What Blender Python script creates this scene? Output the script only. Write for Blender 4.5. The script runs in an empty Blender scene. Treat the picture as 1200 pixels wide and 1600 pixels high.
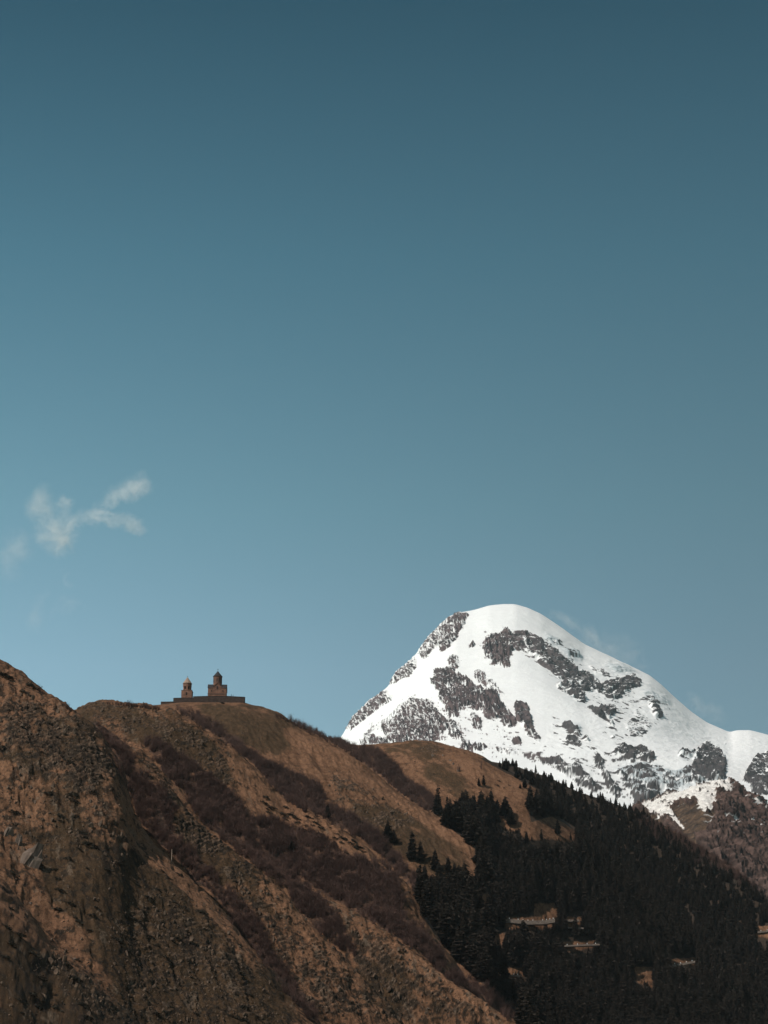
import bpy, bmesh, math, random
import numpy as np
from mathutils import Vector, Matrix

random.seed(7)
RNG = np.random.default_rng(11)
scene = bpy.context.scene
COL = scene.collection

# ------------------------------------------------------------------ camera
HAZE = 1.1e-5                      # thin haze out to the peak, added to lift the dark tones
FPX = 3764.0                       # focal length in pixels of the 1200x1600 photograph
PITCH = math.radians(18.3)
CP, SP = math.cos(PITCH), math.sin(PITCH)
cam_data = bpy.data.cameras.new("camera")
cam_data.sensor_fit = 'VERTICAL'
cam_data.sensor_height = 24.0
cam_data.lens = FPX / 1600.0 * 24.0
cam_data.clip_start = 1.0
cam_data.clip_end = 90000.0
cam = bpy.data.objects.new("camera", cam_data)
COL.objects.link(cam)
cam.location = (0, 0, 0)
cam.rotation_euler = (math.radians(90) + PITCH, 0, 0)
scene.camera = cam

# ------------------------------------------------------------------ light
SUN_EL = math.radians(47)
SUN_AZ = math.radians(-125)        # measured from +Y (view direction), clockwise positive: left and behind
sd = Vector((math.sin(SUN_AZ) * math.cos(SUN_EL), math.cos(SUN_AZ) * math.cos(SUN_EL), math.sin(SUN_EL)))
sun_data = bpy.data.lights.new("sun", 'SUN')
sun_data.energy = 3.6
sun_data.angle = math.radians(0.5)
sun_data.color = (1.0, 0.94, 0.87)
sun = bpy.data.objects.new("sun", sun_data)
COL.objects.link(sun)
sun.rotation_euler = sd.to_track_quat('Z', 'Y').to_euler()

world = bpy.data.worlds.new("World")
scene.world = world
world.use_nodes = True
nt = world.node_tree
nt.nodes.clear()
wo = nt.nodes.new('ShaderNodeOutputWorld')
bg = nt.nodes.new('ShaderNodeBackground')
sky = nt.nodes.new('ShaderNodeTexSky')
sky.sky_type = 'NISHITA'
sky.sun_disc = False
sky.sun_elevation = SUN_EL
sky.sun_rotation = SUN_AZ
sky.altitude = 1800
sky.air_density = 1.0
sky.dust_density = 0.6
sky.ozone_density = 1.0
# the deep teal of this sky: the physical sky multiplied by a tint that falls off with height up to the top of the view
geo = nt.nodes.new('ShaderNodeTexCoord')
sep = nt.nodes.new('ShaderNodeSeparateXYZ')
nt.links.new(geo.outputs['Generated'], sep.inputs[0])
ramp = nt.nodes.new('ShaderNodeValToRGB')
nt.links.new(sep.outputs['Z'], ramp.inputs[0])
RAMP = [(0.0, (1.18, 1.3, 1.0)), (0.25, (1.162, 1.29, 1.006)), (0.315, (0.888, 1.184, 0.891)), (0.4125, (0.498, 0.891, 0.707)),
        (0.503, (0.186, 0.508, 0.441)), (0.56, (0.17, 0.43, 0.37)), (0.72, (1.15, 0.90, 0.60)), (1.0, (1.3, 1.0, 0.65))]  # overhead stops, above the view, brightened and warmed as added fill for the shadows
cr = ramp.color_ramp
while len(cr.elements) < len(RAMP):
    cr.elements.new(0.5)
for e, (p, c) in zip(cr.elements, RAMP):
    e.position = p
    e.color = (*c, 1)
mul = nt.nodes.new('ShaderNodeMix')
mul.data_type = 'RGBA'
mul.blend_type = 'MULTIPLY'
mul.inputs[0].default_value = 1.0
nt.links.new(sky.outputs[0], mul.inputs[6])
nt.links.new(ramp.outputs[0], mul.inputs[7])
# paler towards the left, where the sun stands
mrx = nt.nodes.new('ShaderNodeMapRange')
mrx.interpolation_type = 'SMOOTHSTEP'
mrx.inputs['From Min'].default_value = -0.30; mrx.inputs['From Max'].default_value = 0.26
mrx.inputs['To Min'].default_value = 1.36; mrx.inputs['To Max'].default_value = 0.60
nt.links.new(sep.outputs['X'], mrx.inputs['Value'])
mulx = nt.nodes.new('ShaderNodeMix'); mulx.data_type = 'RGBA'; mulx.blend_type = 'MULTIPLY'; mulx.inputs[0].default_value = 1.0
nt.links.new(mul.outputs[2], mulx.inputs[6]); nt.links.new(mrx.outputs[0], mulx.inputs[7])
mrz = nt.nodes.new('ShaderNodeMapRange')
mrz.inputs['From Min'].default_value = 0.25; mrz.inputs['From Max'].default_value = 0.50
mrz.inputs['To Min'].default_value = 1.0; mrz.inputs['To Max'].default_value = 0.25
nt.links.new(sep.outputs['Z'], mrz.inputs['Value']); nt.links.new(mrz.outputs[0], mulx.inputs[0])
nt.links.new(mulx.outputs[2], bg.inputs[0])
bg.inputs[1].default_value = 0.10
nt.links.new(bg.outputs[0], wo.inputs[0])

scene.view_settings.view_transform = 'Standard'
scene.view_settings.look = 'None'
scene.view_settings.exposure = 0.0
scene.view_settings.gamma = 1.0
scene.view_settings.use_curve_mapping = False
scene.render.engine = 'CYCLES'
scene.render.resolution_x = 768
scene.render.resolution_y = 1024

# ------------------------------------------------------------------ helpers
def st_of(px, py):
    """photograph pixel -> (X/Y, Z/Y) of its line of sight"""
    x = (np.asarray(px, float) - 600.0) / FPX
    v = (800.0 - np.asarray(py, float)) / FPX
    fy = CP - v * SP
    return x / fy, (SP + v * CP) / fy

def project(X, Y, Z):
    f = Y * CP + Z * SP
    u = -Y * SP + Z * CP
    return 600.0 + FPX * X / f, 800.0 - FPX * u / f

def P(px, py, Y):
    s, t = st_of(px, py)
    return Vector((float(s) * Y, Y, float(t) * Y))

def tag(o, label=None, cat=None, group=None, kind=None):
    if label: o['label'] = label
    if cat: o['category'] = cat
    if group: o['group'] = group
    if kind: o['kind'] = kind
    return o

def _hash(ix, iy, iz, seed):
    h = (ix.astype(np.int64) * 374761393 + iy.astype(np.int64) * 668265263 + iz.astype(np.int64) * 2147483647 + seed * 974634777) & 0xffffffff
    h = ((h ^ (h >> 13)) * 1274126177) & 0xffffffff
    h = ((h ^ (h >> 16)) * 2246822519) & 0xffffffff
    return ((h ^ (h >> 15)) & 0xffffffff)

_G = RNG.normal(size=(256, 3)).astype(np.float32)
_G /= np.linalg.norm(_G, axis=1)[:, None]

def pn3(x, y, z, seed=0):
    x = np.asarray(x, np.float64); y = np.asarray(y, np.float64); z = np.asarray(z, np.float64)
    xi = np.floor(x); yi = np.floor(y); zi = np.floor(z)
    xf = (x - xi).astype(np.float32); yf = (y - yi).astype(np.float32); zf = (z - zi).astype(np.float32)
    xi = xi.astype(np.int64); yi = yi.astype(np.int64); zi = zi.astype(np.int64)
    u = xf * xf * xf * (xf * (xf * 6 - 15) + 10)
    v = yf * yf * yf * (yf * (yf * 6 - 15) + 10)
    w = zf * zf * zf * (zf * (zf * 6 - 15) + 10)
    r = 0
    for dx in (0, 1):
        wx = u if dx else 1 - u
        for dy in (0, 1):
            wy = v if dy else 1 - v
            for dz in (0, 1):
                wz = w if dz else 1 - w
                g = _G[_hash(xi + dx, yi + dy, zi + dz, seed) & 255]
                r = r + wx * wy * wz * (g[..., 0] * (xf - dx) + g[..., 1] * (yf - dy) + g[..., 2] * (zf - dz))
    return r * 1.6

def fbm(x, y, z, oct=4, seed=0, lac=2.03, gain=0.5, ridged=False):
    a, f, r, n = 1.0, 1.0, 0, 0
    for i in range(oct):
        q = pn3(x * f + 17.3 * i, y * f - 9.1 * i, z * f + 4.7 * i, seed + i)
        if ridged:
            q = 1 - 2.2 * np.abs(q)
        r = r + a * q
        n += a
        a *= gain
        f *= lac
    return r / n

def smooth(e0, e1, x):
    t = np.clip((x - e0) / (e1 - e0), 0, 1)
    return t * t * (3 - 2 * t)

# polygon masks, drawn in photograph pixels and looked up for surface points
RX0, RY0, RW, RH = -100, 900, 1400, 760
_gx, _gy = np.meshgrid(np.arange(RX0, RX0 + RW), np.arange(RY0, RY0 + RH))

def poly_mask(poly):
    inside = np.zeros(_gx.shape, bool)
    n = len(poly)
    j = n - 1
    for i in range(n):
        xi, yi = poly[i]; xj, yj = poly[j]
        if yi != yj:
            c = ((yi > _gy) != (yj > _gy)) & (_gx < (xj - xi) * (_gy - yi) / (yj - yi) + xi)
            inside ^= c
        j = i
    return inside

def blur(a, r):
    if r <= 0: return a
    for ax in (0, 1):
        for _ in range(2):
            k = int(r)
            p = np.pad(a, [(k + 1, k) if q == ax else (0, 0) for q in (0, 1)], mode='edge')
            c = np.cumsum(p, axis=ax)
            n = a.shape[ax]
            if ax == 0: a = (c[2 * k + 1:2 * k + 1 + n] - c[:n]) / (2 * k + 1)
            else: a = (c[:, 2 * k + 1:2 * k + 1 + n] - c[:, :n]) / (2 * k + 1)
    return a

def mask(items, r=3):
    m = np.zeros(_gx.shape)
    for w, poly in items:
        m = np.where(poly_mask(poly), np.maximum(m, w) if w > 0 else 0.0, m)
    return blur(m, r)

def look(m, px, py):
    x = np.clip(px - RX0, 0, RW - 1.01); y = np.clip(py - RY0, 0, RH - 1.01)
    xi = x.astype(int); yi = y.astype(int)
    fx = x - xi; fy = y - yi
    return (m[yi, xi] * (1 - fx) * (1 - fy) + m[yi, xi + 1] * fx * (1 - fy) + m[yi + 1, xi] * (1 - fx) * fy + m[yi + 1, xi + 1] * fx * fy)

def mesh_from(name, co, faces_flat, sizes, mat=None, parent=None, smooth_sh=False, col=None):
    me = bpy.data.meshes.new(name)
    co = np.ascontiguousarray(co, dtype=np.float32).reshape(-1, 3)
    faces_flat = np.ascontiguousarray(faces_flat, dtype=np.int32).ravel()
    sizes = np.ascontiguousarray(sizes, dtype=np.int32)
    me.vertices.add(len(co)); me.vertices.foreach_set('co', co.ravel())
    me.loops.add(len(faces_flat)); me.loops.foreach_set('vertex_index', faces_flat)
    me.polygons.add(len(sizes))
    me.polygons.foreach_set('loop_start', np.concatenate(([0], np.cumsum(sizes)[:-1])).astype(np.int32))
    me.polygons.foreach_set('loop_total', sizes)
    me.polygons.foreach_set('use_smooth', np.full(len(sizes), smooth_sh))
    me.update(calc_edges=True)
    if col is not None:
        a = me.attributes.new('Col', 'FLOAT_COLOR', 'POINT')
        c4 = np.ones((len(co), 4), np.float32); c4[:, :3] = col.reshape(-1, 3)
        a.data.foreach_set('color', c4.ravel())
    if mat: me.materials.append(mat)
    o = bpy.data.objects.new(name, me)
    COL.objects.link(o)
    if parent: o.parent = parent
    return o

def grid_object(name, X, Y, Z, mat, col=None):
    nr, nc = X.shape
    co = np.stack([X, Y, Z], -1).reshape(-1, 3)
    idx = np.arange(nr * nc).reshape(nr, nc)
    f = np.stack([idx[:-1, :-1], idx[:-1, 1:], idx[1:, 1:], idx[1:, :-1]], -1).reshape(-1, 4)
    return mesh_from(name, co, f, np.full(len(f), 4), mat, None, True, None if col is None else col.reshape(-1, 3))

# ------------------------------------------------------------------ materials
def new_mat(name):
    m = bpy.data.materials.new(name)
    m.use_nodes = True
    n = m.node_tree
    b = n.nodes['Principled BSDF']
    b.inputs['Roughness'].default_value = 0.9
    b.inputs['Specular IOR Level'].default_value = 0.2
    return m, n, b

def noise_node(n, scale, detail=5, rough=0.6, coord=None):
    t = n.nodes.new('ShaderNodeTexNoise')
    t.inputs['Scale'].default_value = scale
    t.inputs['Detail'].default_value = detail
    t.inputs['Roughness'].default_value = rough
    if coord: n.links.new(coord, t.inputs['Vector'])
    return t

def terrain_mat(name, sc, lo, hi, bump_d, spec=0.1, sc2=None):
    m, n, b = new_mat(name)
    b.inputs['Specular IOR Level'].default_value = spec
    a = n.nodes.new('ShaderNodeAttribute'); a.attribute_name = 'Col'
    tc = n.nodes.new('ShaderNodeTexCoord')
    t = noise_node(n, sc, 6, 0.7, tc.outputs['Object'])
    mr = n.nodes.new('ShaderNodeMapRange')
    mr.inputs['From Min'].default_value = 0.3; mr.inputs['From Max'].default_value = 0.7
    mr.inputs['To Min'].default_value = lo; mr.inputs['To Max'].default_value = hi
    n.links.new(t.outputs['Fac'], mr.inputs['Value'])
    mx = n.nodes.new('ShaderNodeMix'); mx.data_type = 'RGBA'; mx.blend_type = 'MULTIPLY'
    mx.inputs[0].default_value = 1.0
    n.links.new(a.outputs['Color'], mx.inputs[6]); n.links.new(mr.outputs[0], mx.inputs[7])
    n.links.new(mx.outputs[2], b.inputs['Base Color'])
    t2 = noise_node(n, sc2 or sc, 6, 0.75, tc.outputs['Object'])
    bp = n.nodes.new('ShaderNodeBump')
    bp.inputs['Strength'].default_value = 1.0
    bp.inputs['Distance'].default_value = bump_d
    n.links.new(t2.outputs['Fac'], bp.inputs['Height'])
    n.links.new(bp.outputs[0], b.inputs['Normal'])
    return m

def flat_mat(name, c1, c2, scale, bump=0.0, rough=0.9, spec=0.15, stretch=(1, 1, 1)):
    m, n, b = new_mat(name)
    b.inputs['Roughness'].default_value = rough
    b.inputs['Specular IOR Level'].default_value = spec
    tc = n.nodes.new('ShaderNodeTexCoord')
    mp = n.nodes.new('ShaderNodeMapping'); mp.inputs['Scale'].default_value = stretch
    n.links.new(tc.outputs['Object'], mp.inputs[0])
    t = noise_node(n, scale, 5, 0.65, mp.outputs[0])
    r = n.nodes.new('ShaderNodeValToRGB')
    r.color_ramp.elements[0].position = 0.35; r.color_ramp.elements[0].color = (*c1, 1)
    r.color_ramp.elements[1].position = 0.65; r.color_ramp.elements[1].color = (*c2, 1)
    n.links.new(t.outputs['Fac'], r.inputs[0]); n.links.new(r.outputs[0], b.inputs['Base Color'])
    if bump:
        bp = n.nodes.new('ShaderNodeBump'); bp.inputs['Distance'].default_value = bump
        n.links.new(t.outputs['Fac'], bp.inputs['Height']); n.links.new(bp.outputs[0], b.inputs['Normal'])
    return m

def stone_mat(name, c1, c2, mortar, bw=0.7, bh=0.35):
    """squared stone courses, run round the walls by height and horizontal position"""
    m, n, b = new_mat(name)
    tc = n.nodes.new('ShaderNodeTexCoord')
    sp = n.nodes.new('ShaderNodeSeparateXYZ'); n.links.new(tc.outputs['Object'], sp.inputs[0])
    ad = n.nodes.new('ShaderNodeMath'); ad.operation = 'ADD'
    n.links.new(sp.outputs[0], ad.inputs[0]); n.links.new(sp.outputs[1], ad.inputs[1])
    cb = n.nodes.new('ShaderNodeCombineXYZ'); n.links.new(ad.outputs[0], cb.inputs[0]); n.links.new(sp.outputs[2], cb.inputs[1])
    br = n.nodes.new('ShaderNodeTexBrick')
    n.links.new(cb.outputs[0], br.inputs['Vector'])
    br.inputs['Color1'].default_value = (*c1, 1); br.inputs['Color2'].default_value = (*c2, 1); br.inputs['Mortar'].default_value = (*mortar, 1)
    br.inputs['Scale'].default_value = 1.0; br.inputs['Brick Width'].default_value = bw; br.inputs['Row Height'].default_value = bh
    br.inputs['Mortar Size'].default_value = 0.02
    t = noise_node(n, 0.5, 4, 0.7, tc.outputs['Object'])
    mr = n.nodes.new('ShaderNodeMapRange'); mr.inputs['From Min'].default_value = .3; mr.inputs['From Max'].default_value = .7
    mr.inputs['To Min'].default_value = .6; mr.inputs['To Max'].default_value = 1.25
    n.links.new(t.outputs['Fac'], mr.inputs['Value'])
    mx = n.nodes.new('ShaderNodeMix'); mx.data_type = 'RGBA'; mx.blend_type = 'MULTIPLY'; mx.inputs[0].default_value = 1
    n.links.new(br.outputs['Color'], mx.inputs[6]); n.links.new(mr.outputs[0], mx.inputs[7])
    n.links.new(mx.outputs[2], b.inputs['Base Color'])
    return m

M_hill = terrain_mat('hillside', 2.2, 0.5, 1.55, 0.40, sc2=1.8)
M_snowmt = terrain_mat('snow_and_rock', 0.03, 0.94, 1.03, 5.0, spec=0.2, sc2=0.02)
M_shoulder = terrain_mat('brown_rock_and_snow', 0.08, 0.7, 1.25, 3.0)
M_ground = flat_mat('valley_grass', (0.05, 0.045, 0.025), (0.11, 0.08, 0.045), 0.02)
M_crown = flat_mat('pine_needles', (0.036, 0.029, 0.024), (0.047, 0.038, 0.031), 0.3, spec=0.0)
M_bark = flat_mat('pine_bark', (0.05, 0.035, 0.028), (0.09, 0.065, 0.05), 1.5)
M_twig = flat_mat('bare_twigs', (0.070, 0.040, 0.033), (0.135, 0.079, 0.064), 0.05)
M_shrub = flat_mat('dark_shrub_leaves', (0.02, 0.018, 0.014), (0.05, 0.042, 0.03), 0.8)
M_rock = flat_mat('weathered_rock', (0.045, 0.031, 0.023), (0.165, 0.112, 0.078), 0.35, 0.1)
M_palerock = flat_mat('pale_rock', (0.085, 0.060, 0.047), (0.21, 0.155, 0.122), 0.5, 0.3, stretch=(1.5, 1.5, .3))

# ------------------------------------------------------------------ loft of ridge and valley lines into terrain
def curve(pts, sgrid):
    """pts: (px, py, Y) with Y allowed to be None between given values -> Y(s), Z(s)"""
    px = np.array([p[0] for p in pts], float); py = np.array([p[1] for p in pts], float)
    yk = [(p[0], p[2]) for p in pts if len(p) > 2 and p[2] is not None]
    fine = np.arange(px[0], px[-1] + .1, 2.0)
    pyf = np.interp(fine, px, py)
    Yf = np.interp(fine, [a for a, b in yk], [b for a, b in yk])
    k = np.ones(5) / 5
    pyf = np.convolve(np.pad(pyf, 2, mode='edge'), k, 'valid')
    s, t = st_of(fine, pyf)
    Y = np.interp(sgrid, s, Yf); T = np.interp(sgrid, s, t)
    return Y, T * Y

def hermite_loft(Yk, Zk, rows, crests=()):
    """Yk, Zk: [knots, cols]; monotone cubic between knots"""
    h = np.diff(Yk, axis=0); d = np.diff(Zk, axis=0) / h
    m = np.zeros_like(Zk)
    same = d[:-1] * d[1:] > 0
    w1 = 2 * h[1:] + h[:-1]; w2 = h[1:] + 2 * h[:-1]
    with np.errstate(divide='ignore', invalid='ignore'):
        hm = (w1 + w2) / (w1 / d[:-1] + w2 / d[1:])
    m[1:-1] = np.where(same, hm, 0)
    m[0] = d[0]; m[-1] = d[-1]
    for c in crests: m[c] = Zk[c] / Yk[c]      # a crest is touched by the line of sight
    Ys, Zs = [], []
    for k in range(len(Yk) - 1):
        n = rows[k]
        t = (np.arange(n + (1 if k == len(Yk) - 2 else 0)) / n)[:, None]
        h00 = 2 * t**3 - 3 * t**2 + 1; h10 = t**3 - 2 * t**2 + t; h01 = -2 * t**3 + 3 * t**2; h11 = t**3 - t**2
        Ys.append(Yk[k] + t * h[k])
        Zs.append(h00 * Zk[k] + h10 * h[k] * m[k] + h01 * Zk[k + 1] + h11 * h[k] * m[k + 1])
    return np.concatenate(Ys), np.concatenate(Zs)

def base_normals(X, Y, Z):
    dcx, dcy, dcz = np.gradient(X, axis=1), np.gradient(Y, axis=1), np.gradient(Z, axis=1)
    drx, dry, drz = np.gradient(X, axis=0), np.gradient(Y, axis=0), np.gradient(Z, axis=0)
    nx = dcy * drz - dcz * dry; ny = dcz * drx - dcx * drz; nz = dcx * dry - dcy * drx
    l = np.sqrt(nx**2 + ny**2 + nz**2) + 1e-9
    sg = np.where(nz < 0, -1, 1)
    return nx / l * sg, ny / l * sg, nz / l * sg

def px_columns(fine0, fine1, step, lo, hi, coarse):
    a = np.arange(lo, fine0, coarse); b = np.arange(fine0, fine1, step); c = np.arange(fine1, hi + 1, coarse)
    return np.concatenate([a, b, c])

# ---- near hills
cols = px_columns(-60, 1330, 1.2, -900, 2100, 22)
S, _ = st_of(cols, 1300)
cA0 = [(-900, 1180, 720), (-200, 1300, 710), (0, 1380, 700), (40, 1424), (80, 1484), (130, 1520), (180, 1570), (215, 1602, 690), (300, 1690), (600, 1830, 690), (2100, 1930, 690)]
cA = [(-900, 640, 1050), (-200, 905, 980), (0, 1035, 930), (30, 1053), (55, 1074), (70, 1084), (90, 1097), (118, 1114, 900), (145, 1140), (170, 1168), (187, 1205), (200, 1250), (215, 1290, 878), (240, 1322), (277, 1358), (333, 1409, 856), (397, 1490, 842), (440, 1540), (490, 1596, 826), (600, 1720, 812), (900, 1830, 800), (2100, 1900, 790)]
cS1 = [(-900, 1300, 1140), (-200, 1160, 1060), (0, 1130, 1010), (118, 1132, 995), (160, 1142), (195, 1166), (217, 1184, 985), (253, 1224), (283, 1262), (317, 1303, 972), (347, 1324), (400, 1364, 962), (443, 1398), (467, 1428), (510, 1468, 950), (550, 1512), (600, 1562, 942), (650, 1620), (900, 1780, 930), (2100, 1870, 920)]
cS2 = [(-900, 1290, 1210), (0, 1150, 1100), (118, 1135, 1090), (217, 1173, 1068), (283, 1243), (347, 1300, 1050), (400, 1335, 1042), (450, 1375), (510, 1407, 1030), (567, 1437), (613, 1467, 1016), (653, 1497), (690, 1527), (733, 1557, 1000), (797, 1594), (850, 1640, 990), (1100, 1760, 985), (2100, 1850, 980)]
cB = [(-900, 1250, 1300), (-200, 1180, 1230), (0, 1125, 1210), (100, 1116), (118, 1113, 1210), (135, 1103), (152, 1097), (175, 1098), (215, 1103), (245, 1107), (262, 1110), (300, 1130), (333, 1150, 1190), (350, 1162), (375, 1184), (400, 1205, 1186), (443, 1252), (475, 1268), (507, 1283), (550, 1308, 1162), (597, 1348), (625, 1374), (650, 1402, 1140), (680, 1460), (720, 1525, 1120), (800, 1610), (900, 1700, 1100), (2100, 1830, 1080)]
cC = [(-900, 1260, 1750), (-200, 1200, 1700), (0, 1160, 1650), (150, 1130), (225, 1108), (250, 1101, 1600), (285, 1097), (380, 1097, 1600), (400, 1104), (420, 1110), (440, 1117, 1590), (470, 1137),
      (510, 1158, 1570), (543, 1177), (580, 1205), (613, 1231, 1540), (650, 1260), (700, 1288, 1500), (730, 1308), (745, 1322, 1480), (753, 1345), (760, 1400, 1440), (775, 1500),
      (800, 1570, 1380), (850, 1640), (1000, 1720), (2100, 1800, 1300)]
cD = [(-900, 1340, 2150), (200, 1180, 2050), (380, 1112), (440, 1121, 2000), (480, 1139), (533, 1161, 1980), (560, 1165), (600, 1161), (650, 1158, 1950), (680, 1160), (720, 1171), (750, 1181),
      (790, 1202, 1930), (820, 1218), (835, 1229, 1920), (850, 1250), (900, 1300), (1000, 1400), (1100, 1490), (1200, 1580), (2100, 1760, 1800)]
cF = [(-900, 1420, 2600), (500, 1260), (600, 1225), (700, 1192), (750, 1187, 2350), (800, 1196), (860, 1216), (900, 1236, 2300), (960, 1256), (1000, 1270), (1050, 1297, 2250), (1100, 1328), (1150, 1360),
      (1200, 1406, 2150), (1300, 1470), (2100, 1660, 2000)]
K = {n: curve(c, S) for n, c in dict(A0=cA0, A=cA, S1=cS1, S2=cS2, B=cB, C=cC, D=cD, F=cF).items()}

def valley(a, b, frac, dep):
    Ya, Za = K[a]; Yb, Zb = K[b]
    return Ya + frac * (Yb - Ya), np.minimum(Za, Zb + 1e9 * 0) - dep

knots = []; rows = []; CRESTS = []
def add(yz, r, crest=False):
    if crest: CRESTS.append(len(knots))
    knots.append(yz); rows.append(r)
n = len(S)
add((np.full(n, 240.0), np.full(n, -9.0)), 12)
add((np.full(n, 420.0), np.full(n, 9.0)), 90)
add(K['A0'], 14, True)
add(valley('A0', 'A', .12, 2.5), 330)
add(K['A'], 26, True)
add(valley('A', 'S1', .5, np.interp(cols, [118, 200, 320], [4, 4, 3])), 200)
add(K['S1'], 20, True)
add(valley('S1', 'S2', .5, np.interp(cols, [300, 420, 560], [3, 6, 16])), 120)
add(K['S2'], 20, True)
add(valley('S2', 'B', .3, 8), 260)
add(K['B'], 24, True)
yv, zv = valley('B', 'C', .30, 30)
add((yv, zv), 300)
add(K['C'], 8, True)
add((K['C'][0] + 38, K['C'][1] + np.interp(cols, [240, 280, 385, 420], [-8, 0, 0, -8])), 16)
add(valley('C', 'D', .35, 45), 300)
add(K['D'], 16, True)
add(valley('D', 'F', .35, np.interp(cols, [750, 900, 1200], [18, 40, 25])), 150)
add(K['F'], 16, True)
add((K['F'][0] + 500, K['F'][1] - 160), 8)
add((K['F'][0] * 0 + 3700, K['F'][1] * 0 - 20), 0)
Yk = np.array([k[0] for k in knots]); Zk = np.array([k[1] for k in knots])
for i in range(1, len(Yk)):
    Yk[i] = np.maximum(Yk[i], Yk[i - 1] + 6)
TY, TZ = hermite_loft(Yk, Zk, rows[:-1], CRESTS)
TX = S[None, :] * TY
rowseg = np.concatenate([np.full(r, i) for i, r in enumerate(rows[:-1])] + [np.array([len(rows) - 2])])
print('near hills grid', TX.shape)

# image-space material regions of the near hills
BRUSH = {
 'west': [(135, 1122), (180, 1148), (203, 1170), (218, 1205), (248, 1228), (275, 1262), (268, 1300), (310, 1335), (345, 1375), (400, 1430), (435, 1500), (490, 1575), (505, 1600), (480, 1600), (400, 1498), (335, 1405),
          (280, 1352), (240, 1316), (213, 1285), (192, 1235), (180, 1190)],
 'rocky': [(213, 1150), (255, 1162), (295, 1192), (335, 1218), (370, 1246), (392, 1278), (420, 1280), (493, 1305), (550, 1338), (600, 1350), (627, 1377), (635, 1427), (657, 1447), (690, 1480), (700, 1515), (687, 1522),
           (660, 1497), (613, 1463), (567, 1433), (540, 1415), (490, 1388), (440, 1352), (400, 1322), (350, 1305), (317, 1290), (283, 1240), (250, 1205)],
 'lower': [(320, 1292), (400, 1318), (440, 1350), (485, 1388), (512, 1412), (530, 1440), (552, 1470), (562, 1502), (530, 1485), (490, 1452), (463, 1422), (440, 1390), (400, 1358), (350, 1318)],
 'middle': [(255, 1100), (300, 1112), (327, 1125), (353, 1145), (400, 1180), (420, 1190), (457, 1210), (497, 1228), (512, 1258), (552, 1275), (590, 1300), (612, 1327), (650, 1370), (690, 1395), (740, 1400), (740, 1420),
            (690, 1440), (655, 1405), (607, 1350), (567, 1315), (527, 1295), (500, 1277), (457, 1262), (430, 1238), (400, 1205), (345, 1160), (300, 1130)],
 'church': [(435, 1112), (483, 1132), (533, 1153), (560, 1163), (600, 1178), (630, 1208), (640, 1225), (675, 1243), (690, 1275), (650, 1262), (613, 1230), (573, 1200), (543, 1177), (510, 1158), (467, 1140)],
 'east': [(985, 1258), (1040, 1286), (1110, 1322), (1200, 1385), (1200, 1402), (1150, 1385), (1100, 1362), (1040, 1325), (990, 1290)],
 'foot': [(700, 1515), (740, 1530), (800, 1570), (830, 1600), (800, 1600), (740, 1560), (690, 1525)],
}
brushM = mask([(1, p) for p in BRUSH.values()], 3)
OLIVE = mask([
    (1.0, [(300, 1100), (400, 1103), (440, 1120), (480, 1148), (470, 1165), (420, 1185), (380, 1165), (330, 1130)]),
    (0.6, [(560, 1160), (660, 1156), (720, 1170), (680, 1180), (640, 1190), (600, 1180)]),
    (0.75, [(655, 1185), (700, 1185), (745, 1240), (760, 1250), (700, 1250), (660, 1210)]),
    (0.8, [(540, 1250), (640, 1260), (700, 1300), (735, 1330), (725, 1380), (690, 1395), (640, 1340), (560, 1300)]),
    (0.8, [(150, 1100), (260, 1112), (340, 1160), (375, 1225), (340, 1230), (260, 1170), (200, 1160)]),
    (0.55, [(0, 1180), (60, 1180), (120, 1220), (150, 1330), (60, 1330), (0, 1250)]),
    (0.8, [(60, 1340), (180, 1320), (260, 1370), (340, 1440), (400, 1530), (420, 1600), (200, 1600), (150, 1500), (80, 1420)]),
    (1.0, [(0, 1420), (60, 1490), (130, 1530), (215, 1600), (0, 1660)]),
    (1.0, [(0, 1500), (60, 1500), (215, 1585), (420, 1560), (470, 1660), (0, 1660)]),
    (0.7, [(118, 1115), (150, 1100), (160, 1180), (200, 1240), (170, 1260), (120, 1200), (60, 1150), (20, 1090), (60, 1092)]),
    (0.7, [(217, 1184), (317, 1303), (400, 1364), (440, 1400), (380, 1420), (300, 1340), (240, 1280)]),
    (0.8, [(400, 1500), (460, 1560), (480, 1600), (400, 1600)]),
    (0.6, [(400, 1380), (440, 1410), (430, 1440), (400, 1430)]),
    (0.5, [(600, 1480), (700, 1560), (700, 1600), (540, 1600), (560, 1520)]),
], 9)
TANM = mask([(1, p) for p in (
    [(150, 1190), (200, 1240), (235, 1315), (300, 1375), (400, 1490), (385, 1495), (290, 1402), (220, 1345), (165, 1262)],
    [(0, 1038), (60, 1085), (110, 1118), (90, 1122), (30, 1080), (0, 1074)],
    [(0, 1380), (30, 1408), (72, 1470), (130, 1510), (110, 1520), (60, 1490), (0, 1440)], [(0, 1190), (50, 1215), (90, 1300), (60, 1300), (0, 1250)],
    [(350, 1160), (400, 1205), (590, 1345), (560, 1352), (420, 1284), (355, 1205)],
    [(440, 1130), (543, 1177), (640, 1258), (745, 1322), (735, 1338), (640, 1280), (540, 1205), (450, 1165)],
    [(400, 1364), (470, 1430), (550, 1515), (530, 1515), (400, 1395)], [(600, 1462), (700, 1530), (790, 1592), (755, 1592), (600, 1485)],
    [(690, 1172), (830, 1228), (815, 1258), (760, 1238), (700, 1195)])], 6)
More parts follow.
